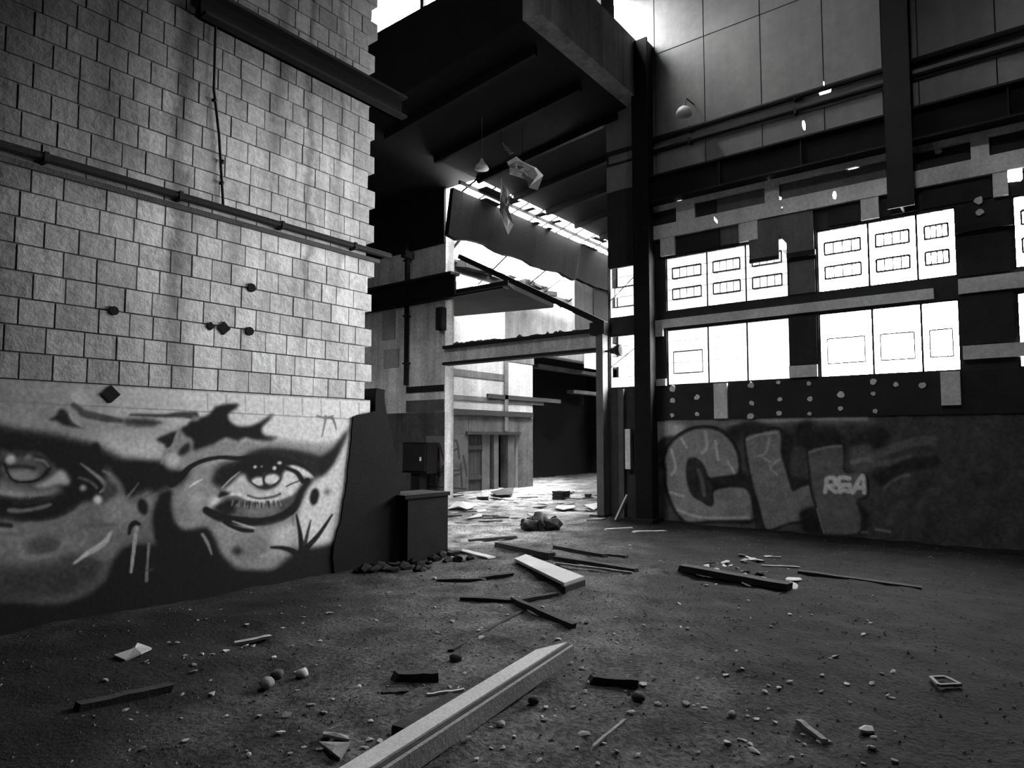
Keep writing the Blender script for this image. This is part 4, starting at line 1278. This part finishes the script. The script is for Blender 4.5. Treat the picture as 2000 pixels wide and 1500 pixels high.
portal('roof_daylight_2', (15.6, 9.4, SZ + .22), (0, 0, 0), 10, .6)

# ---- broken masonry stub at the end of the block wall
st = thing('masonry_stub', (5.3, YL - .05, 0), 'blackened broken stub of wall left beside the mural', 'wall stub')
prof = [(690, 814), (733, 803), (736, 758), (752, 761), (756, 812), (772, 880), (789, 958)]
pp = [(p.x, p.z) for p in (hit(1, YL - .02, *q) for q in prof)]
lowl = [(p.x, p.z) for p in (hit(1, YL - .02, *q) for q in ((652, 1075), (668, 1005), (682, 900)))]
loop_ = [(lowl[0][0], -.1), (5.36, -.1), (5.36, .78)] + pp[::-1] + lowl[::-1]
rag_ = []
for i in range(len(loop_)):
    (ax_, az_), (bx_, bz_) = loop_[i], loop_[(i + 1) % len(loop_)]
    rag_.append((ax_, az_))
    if i > 1:
        nn = max(1, int(math.hypot(bx_ - ax_, bz_ - az_) / .07))
        rag_ += [(ax_ + (bx_ - ax_) * q / nn + Rr.uniform(-.014, .014), az_ + (bz_ - az_) * q / nn + Rr.uniform(-.012, .012)) for q in range(1, nn)]
MB().slab(rag_, [], 1, YL - .02, YL + .3).build('broken_wall', 'stub', st)
box('low_wall', (5.36, YL - .15, -.1), (6.03, YL + .3, .70), 'stub', st)
box('coping', (5.3, YL - .17, .70), (6.05, YL + .32, .745), 'stub', st)
for k in range(26):
    x = Rr.uniform(4.55, 6.1)
    MB().lump((x, YL - .15 - Rr.random() ** 2 * .5, gz(x, YL - .2) + .01), (Rr.uniform(.04, .13), Rr.uniform(.04, .1), Rr.uniform(.03, .08)), k + 50, 1, 1, .35).build('rubble_lump', 'stub', st)

# ---- cabinet on a pedestal in front of the return wall
cb_ = hit(0, XR - .35, 818, 962)
t = thing('switch_cabinet', (XR - .35, cb_.y, 0), 'black electrical switch cabinet on a pedestal before the return wall', 'cabinet')
ya, yb = hit(0, XR - .35, 840, 890).y, hit(0, XR - .35, 793, 890).y
za, zb = hit(0, XR - .35, 815, 924).z, hit(0, XR - .35, 815, 864).z
box('cabinet_body', (XR - .45, ya, za), (XR - .12, yb, zb), 'black', t)
d = box('cabinet_door', (XR - .475, ya + .03, za + .05), (XR - .45, yb - .03, zb - .04), 'steel', t)
box('handle', (XR - .5, ya + .14, (za + zb) / 2 - .06), (XR - .475, ya + .17, (za + zb) / 2 + .02), 'enamel', d)
yc2 = (ya + yb) / 2
box('pedestal', (XR - .4, yc2 - .1, -.05), (XR - .17, yc2 + .16, za), 'black', t)
box('foot', (XR - .45, yc2 - .18, -.05), (XR - .12, yc2 + .22, .06), 'steel', t)

# ---- things hanging under the black roof
p = hit(1, 7.5, 941, 325)
t = thing('pendant_lamp', (p.x, p.y, p.z), 'small enamel pendant lamp hanging under the black roof', 'lamp')
MB().tube([(p.x, p.y, p.z + .12), (p.x, p.y, 7.15)], .008, 5).build('cord', 'steel2', t)
MB().lathe((p.x, p.y, p.z - .05), [(.13, 0), (.11, .05), (.04, .13), (.02, .19)], 14).build('shade', 'enamel', t, True)
p = hit(0, XR - .45, 1336, 222)
t = thing('dome_lamp', (p.x, p.y, p.z), 'white enamel dome lamp hanging before the grey cladding', 'lamp')
MB().lathe((p.x, p.y, p.z - .02), [(.13, 0), (.128, .05), (.1, .1), (.05, .135), (.02, .15)], 16).build('shade', 'enamel', t, True)
MB().tube([(p.x, p.y, p.z + .12), (p.x + .1, p.y, p.z + .3), (p.x + .42, p.y, p.z + .33)], .012, 6).build('bracket', 'steel2', t)


def rag(name, pts, ax, val, thick, m, label, cat, jit, seed):
    """crumpled sheet with real folds: outline measured on a plane, then pushed in and out"""
    R = random.Random(seed)
    P = [hit(ax, val, *q) for q in pts]
    c = sum(P, Vector()) / len(P)
    v, f = [], []
    rings = 4
    for k in range(rings):
        s = 1 - k / rings
        for q in P:
            w = c + (q - c) * s
            w[ax] += R.uniform(-jit, jit)
            v.append(w)
    v.append(c + Vector((0, 0, 0)))
    n = len(P)
    for k in range(rings - 1):
        for i in range(n):
            f.append((k * n + i, k * n + (i + 1) % n, (k + 1) * n + (i + 1) % n, (k + 1) * n + i))
    for i in range(n):
        f.append(((rings - 1) * n + i, (rings - 1) * n + (i + 1) % n, rings * n))
    o = mesh(name, v, f, m)
    md_ = o.modifiers.new('thickness', 'SOLIDIFY')
    md_.thickness = thick
    hi_ = max(P, key=lambda q: q.z)
    MB().tube([hi_ - Vector((0, 0, .03)), Vector((hi_.x, hi_.y, 7.42 - (hi_.y - 5.5) * .115))], .006, 4).build('hanging_wire', 'steel', o)
    return tag(o, label, cat)


rag('torn_sheet', [(984, 318), (1000, 308), (1020, 318), (1040, 330), (1052, 345), (1048, 372), (1042, 352), (1022, 345), (1000, 338), (990, 330)], 1, 7.2, .01, 'fascia', 'torn pale roofing sheet dangling under the black ceiling', 'sheet', .12, 4)
rag('torn_strip', [(980, 340), (988, 358), (996, 380), (992, 410), (998, 440), (994, 458), (984, 440), (978, 410), (976, 372)], 1, 7.6, .008, 'fascia', 'long narrow torn strip hanging below the roof light', 'strip', .06, 6)
rag('torn_strip', [(978, 278), (992, 286), (1002, 300), (998, 302), (984, 290)], 1, 7.0, .008, 'panel2', 'short torn strip dangling high under the black roof', 'strip', .05, 8)

# ================================================================== THINGS ON THE FLOOR
G0 = lambda x, y: hit(2, 0, x, y)


def timber(name, a, b, w, h, m, label, cat, group=None, lift=0.0, parts=None):
    """a length of timber lying on the dirt between two points of the floor, ends cut a little skew"""
    p, q = G0(*a), G0(*b)
    p.z, q.z = gz(p.x, p.y) + h / 2 + lift, gz(q.x, q.y) + h / 2 + lift
    R = random.Random(int(a[0] * 7 + b[1]))
    d = (q - p).normalized()
    s = d.cross(Vector((0, 0, 1))).normalized()
    n = 6
    v, f = [], []
    for k in range(n + 1):
        c = p.lerp(q, k / n) + Vector((0, 0, R.uniform(-.003, .003)))
        ww, hh = w * R.uniform(.92, 1.06), h * R.uniform(.94, 1.05)
        e = d * (R.uniform(-.03, .03) if k in (0, n) else 0)
        v += [c + e - s * ww / 2 - Vector((0, 0, hh / 2)), c + s * ww / 2 - Vector((0, 0, hh / 2)), c - e + s * ww / 2 + Vector((0, 0, hh / 2)), c - s * ww / 2 + Vector((0, 0, hh / 2))]
    for k in range(n):
        for i in range(4):
            f.append((k * 4 + i, k * 4 + (i + 1) % 4, k * 4 + 4 + (i + 1) % 4, k * 4 + 4 + i))
    f += [(3, 2, 1, 0), (n * 4, n * 4 + 1, n * 4 + 2, n * 4 + 3)]
    return tag(mesh(name, v, f, m), label, cat, group)


# the long rebated timber in the foreground
pa, pb = G0(1121, 1285), G0(700, 1580)
dv = (pb - pa).normalized()
sv = Vector((-dv.y, dv.x, 0))
if (sv.dot(Vector((1, -1, 0)))) > 0:
    sv = -sv                     # away from the camera's right: towards the back of the timber
t = thing('rebated_timber', ((pa.x + pb.x) / 2, (pa.y + pb.y) / 2, 0), 'long pale rebated frame timber lying diagonally in the foreground', 'timber')


def tprof(name, a0, a1, z0, z1, m, skew0=0.0, skew1=0.0):
    zb = .0
    v = []
    for e, sk in ((pa, skew0), (pb, 0)):
        for a, z in ((a0, z0), (a1, z0), (a1, z1), (a0, z1)):
            v.append(Vector((e.x, e.y, zb)) + sv * a + dv * (sk if a == a1 else 0) + Vector((0, 0, z)))
    return mesh(name, v, [(3, 2, 1, 0), (4, 5, 6, 7), (0, 1, 5, 4), (1, 2, 6, 5), (2, 3, 7, 6), (3, 0, 4, 7)], m, t)


tprof('side_board', 0, .022, -.01, .08, 'wood_m')
tprof('groove_shade', .022, .046, -.01, .083, 'wood_d')  # raised dark strip that paints in the shade of the groove
tprof('top_board', .046, .15, .0, .094, 'wood_l', .24)
tprof('back_board', .15, .165, -.01, .05, 'wood_d')

# white plank
cs = [G0(*q) for q in ((1005, 1101), (1027, 1092), (1141, 1146), (1102, 1160))]
zz = [.03, .03, .07, .07]
v = [(c.x, c.y, z) for c, z in zip(cs, zz)] + [(c.x, c.y, z + .028) for c, z in zip(cs, zz)]
t = thing('white_plank', (sum(c.x for c in cs) / 4, sum(c.y for c in cs) / 4, 0), 'broad white plank lying at a slant in the middle of the floor', 'plank')
mesh('plank_body', v, [(3, 2, 1, 0), (4, 5, 6, 7), (0, 1, 5, 4), (1, 2, 6, 5), (2, 3, 7, 6), (3, 0, 4, 7)], 'white', t)
c = (cs[2] + cs[3]) / 2
MB().bar((cs[2].x - .02, cs[2].y, .03), (cs[3].x - .02, cs[3].y, .03), .05, .08).build('batten', 'wood_d', t)
c1, c2 = cs[0], cs[1]
MB().bar((c1.x + .1, c1.y, .01), (c2.x + .1, c2.y, .01), .05, .05).build('batten', 'wood_d', t)

TB = [
    ((971, 1067), (1078, 1095), .1, .07, 'wood_d', 'thick dark beam lying behind the white plank'),
    ((1083, 1096), (1243, 1122), .07, .04, 'wood_d', 'long dark batten running on from behind the white plank'),
    ((1087, 1106), (1235, 1126), .025, .02, 'wood_m', 'thin pale lath beside the long dark batten'),
    ((1083, 1071), (1182, 1092), .06, .04, 'wood_d', 'dark batten lying before the black bags'),
    ((1178, 1082), (1224, 1089), .05, .03, 'wood_d', 'short dark stick beside the bay post shadow'),
    ((1330, 1119), (1543, 1157), .13, .06, 'wood_d', 'heavy dark beam lying before the graffiti letters'),
    ((1560, 1120), (1800, 1150), .08, .03, 'wood_d', 'long low dark batten on the shadowed floor by the graffiti'),
    ((901, 1168), (1007, 1177), .06, .03, 'wood_d', 'dark crooked branch lying nearest the white plank'),
    ((1004, 1176), (1121, 1229), .05, .04, 'wood_d', 'dark pole pointing at the tip of the rebated timber'),
    ((1020, 1191), (880, 1271), .03, .02, 'wood_d', 'thin dark stick slanting across the dirt'),
    ((1010, 1178), (1086, 1163), .05, .03, 'wood_d', 'short dark stick under the near end of the white plank'),
    ((1152, 1330), (1247, 1341), .05, .045, 'wood_d', 'stubby dark log lying to the side of the rebated timber'),
    ((1221, 1401), (1156, 1458), .016, .014, 'wood_m', 'thin grey twig near a dark round stone'),
    ((834, 1354), (907, 1342), .018, .015, 'wood_l', 'thin pale lath behind the rebated timber'),
    ((770, 1330), (856, 1324), .07, .05, 'wood_d', 'short dark block of wood behind the pale lath'),
    ((745, 1356), (790, 1352), .02, .015, 'wood_d', 'small dark stick left of the pale lath'),
    ((778, 1430), (890, 1366), .08, .045, 'wood_d', 'dark rotten board tucked behind the rebated timber'),
    ((857, 1133), (946, 1135), .05, .025, 'wood_d', 'dark lath lying before the masonry stub'),
    ((935, 1130), (1000, 1125), .07, .03, 'wood_d', 'dark flat offcut next to the white plank'),
    ((916, 1060), (1008, 1047), .06, .03, 'wood_d', 'dark curved batten at the edge of the bright floor'),
    ((1182, 1035), (1236, 1033), .05, .02, 'wood_l', 'pale stick lying at the foot of the bay post'),
    ((1238, 1040), (1300, 1036), .07, .02, 'paper', 'pale strip lying at the foot of the corner column'),
    ((457, 1254), (527, 1247), .05, .02, 'paper', 'pale offcut lying alone on the dark floor below the mural'),
    ((150, 1390), (330, 1345), .07, .04, 'wood_d', 'long dark beam lost in the shadow below the mural'),
    ((1560, 1416), (1612, 1447), .03, .02, 'wood_m', 'bent grey stick on the shadowed foreground floor'),
    ((900, 1076), (960, 1090), .1, .015, 'paper', 'flat pale scrap on the floor beside the masonry stub'),
    ((1490, 1103), (1560, 1108), .05, .02, 'wood_m', 'grey lath on the floor before the graffiti letter L'),
]
for a, b, w, h, m, lab in TB:
    timber('timber' if 'stick' not in lab and 'twig' not in lab else 'stick', a, b, w, h, m, lab, 'timber' if 'stick' not in lab and 'twig' not in lab else 'stick')

# far floor of the side bay
for k, (x, y, s, e) in enumerate(((1034, 1034, .13, 1.0), (1052, 1033, .17, 1.05), (1079, 1033, .13, 1.0))):
    p = G0(x, y)
    lab = ('small black rubbish bag, the one nearest the masonry stub', 'largest black rubbish bag, in the middle of three', 'black rubbish bag lying apart beside the other two')[k]
    t = thing('rubbish_bag', (p.x, p.y, 0), lab, 'bag', 'black rubbish bags')
    MB().lump((p.x, p.y, s * .55), (s * e, s, s * .78), k + 3, 3, 1, .3).build('sack', 'rubber', t, True)
    MB().lump((p.x + .03, p.y - s * .3, s * 1.1), (.05, .07, .05), k + 30, 1, 1, .5).build('tied_neck', 'rubber', t)


def crate(px, py, w, h, label):
    p = G0(px, py)
    t = thing('crate', (p.x, p.y, 0), label, 'crate')
    z0 = gz(p.x, p.y) - .01
    for k in range(3):
        zz = z0 + k * h / 3
        MB().box((p.x - w / 2, p.y - w / 2, zz), (p.x - w / 2 + .02, p.y + w / 2, zz + h / 3 - .012)).build('slat', 'wood_d', t)
        MB().box((p.x - w / 2, p.y - w / 2, zz), (p.x + w / 2, p.y - w / 2 + .02, zz + h / 3 - .012)).build('slat', 'wood_d', t)
    MB().box((p.x - w / 2 + .03, p.y - w / 2 + .03, z0), (p.x + w / 2, p.y + w / 2, z0 + h - .02)).build('crate_box', 'black', t)
    return t


crate(1096, 974, .3, .2, 'dark slatted crate on the bright far floor')
crate(1149, 971, .13, .11, 'tiny dark crate next to the bay post on the far floor')
crate(943, 976, .2, .1, 'low dark crate near the back wall door')


def sheet(name, pts, m, label, cat, seed, hgt=.05, thick=.012):
    R = random.Random(seed)
    P = [G0(*q) for q in pts]
    for q in P:
        q.z = gz(q.x, q.y) + .012 + R.uniform(0, hgt)
    c = sum(P, Vector()) / len(P)
    c.z += hgt * .6
    v = P + [c] + [q - Vector((0, 0, thick)) for q in P] + [c - Vector((0, 0, thick))]
    n = len(P)
    f = [(i, (i + 1) % n, n) for i in range(n)] + [(n + 1 + (i + 1) % n, n + 1 + i, 2 * n + 1) for i in range(n)]
    f += [(i, n + 1 + i, n + 1 + (i + 1) % n, (i + 1) % n) for i in range(n)]
    return tag(mesh(name, v, f, m), label, cat)


sheet('crumpled_sheet', [(874, 997), (890, 992), (905, 990), (928, 989), (923, 998), (912, 1001), (895, 998)], 'white', 'large crumpled white sheet on the far floor by the masonry stub', 'sheet', 1, .12)
sheet('crumpled_sheet', [(930, 999), (949, 998), (950, 1002), (932, 1003)], 'white', 'small white scrap just beyond the large crumpled sheet', 'sheet', 2, .03)
sheet('loose_board', [(912, 1016), (935, 1008), (944, 1009), (940, 1013), (916, 1018)], 'white', 'narrow white board lying across the bright far floor', 'board', 3, .04)
sheet('loose_board', [(1029, 1006), (1034, 1003), (1058, 1008), (1064, 1013), (1050, 1013)], 'white', 'white board lying just behind the black bags', 'board', 4, .05)
sheet('loose_board', [(1084, 996), (1090, 992), (1122, 991), (1124, 996), (1100, 998)], 'white', 'long white board lying beyond the black bags', 'board', 5, .05)
sheet('loose_board', [(1140, 993), (1168, 989), (1172, 992), (1160, 997)], 'paper', 'pale board propped near the foot of the bay post', 'board', 6, .08)
sheet('floor_scrap', [(222, 1290), (252, 1280), (268, 1268), (282, 1267), (296, 1277), (275, 1287), (245, 1294)], 'paper', 'flat pointed grey scrap lying on the dark floor under the mural', 'scrap', 7, .03)
sheet('floor_scrap', [(622, 1455), (683, 1458), (665, 1480), (648, 1476)], 'wood_m', 'triangular grey scrap behind the near end of the rebated timber', 'scrap', 8, .02)
sheet('floor_scrap', [(632, 1437), (680, 1437), (682, 1445), (630, 1446)], 'wood_m', 'narrow grey scrap above the triangular one', 'scrap', 9, .02)
sheet('floor_scrap', [(1677, 1428), (1688, 1421), (1704, 1424), (1708, 1431), (1692, 1436), (1680, 1433)], 'paper', 'oval pale scrap alone on the shadowed foreground', 'scrap', 10, .02)
sheet('floor_scrap', [(958, 966), (985, 960), (1004, 962), (1000, 970), (970, 972)], 'wood_d', 'dark heap of rags before the back wall door', 'rags', 11, .12)
p = [G0(*q) for q in ((1818, 1329), (1846, 1329), (1876, 1347), (1834, 1350))]
t = thing('small_frame', (sum(q.x for q in p) / 4, sum(q.y for q in p) / 4, 0), 'small empty grey frame lying on the dark floor', 'frame')
for i in range(4):
    a, b = p[i], p[(i + 1) % 4]
    MB().bar((a.x, a.y, gz(a.x, a.y) + .02), (b.x, b.y, gz(b.x, b.y) + .02), .02, .015).build('frame_side', 'wood_m', t)

# stones and lumps that stand out
for x, y, r, m, lab in ((590, 1316, 11, 'white', 'round white stone on the floor below the mural'), (521, 1336, 13, 'wood_m', 'grey lump of rubble next to the white stone'), (541, 1318, 11, 'stone_d', 'dark lump of rubble next to the white stone'),
                        (1247, 1366, 12, 'stone_d', 'dark round stone beside the stubby log'), (1042, 1366, 10, 'stone_d', 'dark lump just right of the rebated timber'), (890, 1288, 11, 'stone_d', 'dark wedge of rubble behind the rebated timber'),
                        (978, 1412, 8, 'paper', 'pale crumpled wad to the right of the rebated timber'), (1007, 1299, 6, 'paper', 'round pale pebble touching the far part of the rebated timber'),
                        (849, 1131, 4, 'white', 'small white pebble at the corner of the masonry stub'), (1430, 1396, 8, 'paper', 'pale pointed pebble in the dark foreground')):
    p = G0(x, y)
    ppm = FPX / ((p - Vector(_c)).length)
    s = r / ppm
    tag(MB().lump((p.x, p.y, gz(p.x, p.y) + s * .55), (s, s, s * .75), x, 2, 1, .15).build('stone', m, None, r > 9), lab, 'stone')

# loose chips of plaster, each one its own
chip_me = []
for k in range(8):
    b = MB().lump((0, 0, 0), (1, .8, .45), 100 + k, 1, 1, .3)
    me = bpy.data.meshes.new('plaster_chip')
    me.from_pydata(b.v, [], b.f)
    me.materials.append(M[('paper', 'white', 'stone_l', 'paper')[k % 4]])
    chip_me.append(me)
Rc = random.Random(42)
spots = [(1136, 1302), (1116, 1293), (1152, 1330), (1240, 1337), (1340, 1374), (1375, 1379), (1256, 1338), (1233, 1390), (1205, 1465), (1363, 1460), (1472, 1461), (1090, 1249), (1145, 1217), (1060, 1183), (940, 1247), (935, 1234), (1062, 1246), (740, 1302), (700, 1340), (840, 1315), (735, 1210), (640, 1200), (480, 1260), (390, 1150), (330, 1255), (360, 1286), (206, 1335), (440, 1394), (560, 1397), (548, 1425), (245, 1385), (1420, 1120), (1440, 1112), (1480, 1130), (1380, 1145), (1400, 1100), (1500, 1120), (1410, 1130), (1290, 1100), (1230, 1065),
         (1505, 1222), (1630, 1287), (1450, 1310), (1600, 1445), (1120, 1376), (1140, 1432), (1066, 1376), (1180, 1445), (1285, 1376)]
for k in range(230):
    x = Rc.uniform(250, 1750)
    y = 1060 + (Rc.random() ** .8) * 430
    if x < 700 and y < 1130 + (700 - x) * .12:
        y += 120
    spots.append((x, min(y, 1495)))
spots = [(Rc.uniform(1370, 1580), Rc.uniform(1085, 1152)) for _ in range(26)] + spots
for k, (x, y) in enumerate(spots[:290]):
    p = G0(x, y)
    if p.y > YL - .25 and p.x < 6.2:
        continue
    o = bpy.data.objects.new('plaster_chip', chip_me[k % 8])
    s = Rc.uniform(.006, .02) if k > 74 else Rc.uniform(.013, .026) if k > 25 else Rc.uniform(.03, .07)
    link(o, None, (p.x, p.y, gz(p.x, p.y) + s * .3))
    o.scale = (s * Rc.uniform(.8, 1.6), s, s if k > 25 else s * .3)
    o.rotation_euler = (Rc.uniform(-.3, .3), Rc.uniform(-.3, .3), Rc.uniform(0, 6.3))
    tag(o, 'small pale chip of plaster scattered on the dirt floor', 'chip', 'plaster chips on the floor')

# flat pieces of broken roofing and board on the far floor
slab_me = []
for k in range(6):
    R = random.Random(k + 900)
    n = R.choice((4, 5, 5, 6))
    ring = [((.6 + R.random() * .6) * math.cos(q * 6.283 / n), (.35 + R.random() * .4) * math.sin(q * 6.283 / n)) for q in range(n)]
    b = MB().slab(ring, [], 2, 0, .12)
    me = bpy.data.meshes.new('roofing_scrap')
    me.from_pydata(b.v, [], b.f)
    me.materials.append(M[('paper', 'wood_d', 'white', 'wood_m', 'wood_d', 'steel2')[k]])
    slab_me.append(me)
for k in range(70):
    p = G0(Rc.uniform(872, 1185), 958 + Rc.random() ** 1.3 * 66)
    o = bpy.data.objects.new('roofing_scrap', slab_me[k % 6])
    q = Rc.uniform(.05, .22)
    link(o, None, (p.x, p.y, gz(p.x, p.y)))
    o.scale = (q * 1.4, q * .8, q * Rc.uniform(.4, 1.2))
    o.rotation_euler = (Rc.uniform(-.12, .12), Rc.uniform(-.12, .12), PHI + 1.57 + Rc.uniform(-.7, .7))
    tag(o, ('flat pale scrap of board strewn on the bright far floor' if k % 6 in (0, 2) else 'flat dark scrap of roofing strewn on the bright far floor'), 'scrap', 'pale scraps on the far floor' if k % 6 in (0, 2) else 'dark scraps on the far floor')

# gravel and crumbs nobody could count
for nm, m, cnt, lab in (('gravel', 'stone_d', 9000, 'dark crumbs of gravel strewn over the dirt floor'), ('crumbs', 'stone_l', 2600, 'pale crumbs of rubble strewn over the dirt floor')):
    n0 = cnt
    x = RNG.uniform(.6, 10.2, n0)
    y = RNG.uniform(-3.5, 5.6, n0)
    if nm == 'crumbs':
        far = RNG.random(n0) < .35
        x = np.where(far, RNG.uniform(6.5, 17, n0), x)
        y = np.where(far, RNG.uniform(6.2, 11.4, n0), y)
    s = RNG.uniform(.004, .014, n0) * (1.0 if nm == 'gravel' else .85)
    z = gh(x, y)
    base = np.array([(1, 0, 0), (-.6, .8, 0), (-.5, -.9, 0), (.1, .1, .9)])
    rot = RNG.uniform(0, 6.28, n0)
    V = np.zeros((n0, 4, 3))
    j = RNG.uniform(.6, 1.4, (n0, 4, 1))
    bb = base[None] * j
    V[:, :, 0] = (bb[:, :, 0] * np.cos(rot)[:, None] - bb[:, :, 1] * np.sin(rot)[:, None]) * s[:, None] + x[:, None]
    V[:, :, 1] = (bb[:, :, 0] * np.sin(rot)[:, None] + bb[:, :, 1] * np.cos(rot)[:, None]) * s[:, None] + y[:, None]
    V[:, :, 2] = bb[:, :, 2] * s[:, None] * .8 + z[:, None] - .001
    F = (np.arange(n0)[:, None, None] * 4 + np.array([(0, 1, 3), (1, 2, 3), (2, 0, 3)])[None]).reshape(-1, 3)
    me = bpy.data.meshes.new(nm)
    me.from_pydata(V.reshape(-1, 3).tolist(), [], F.tolist())
    me.materials.append(M[m])
    o = link(bpy.data.objects.new(nm, me))
    tag(o, lab, 'gravel' if nm == 'gravel' else 'rubble', None, 'stuff')
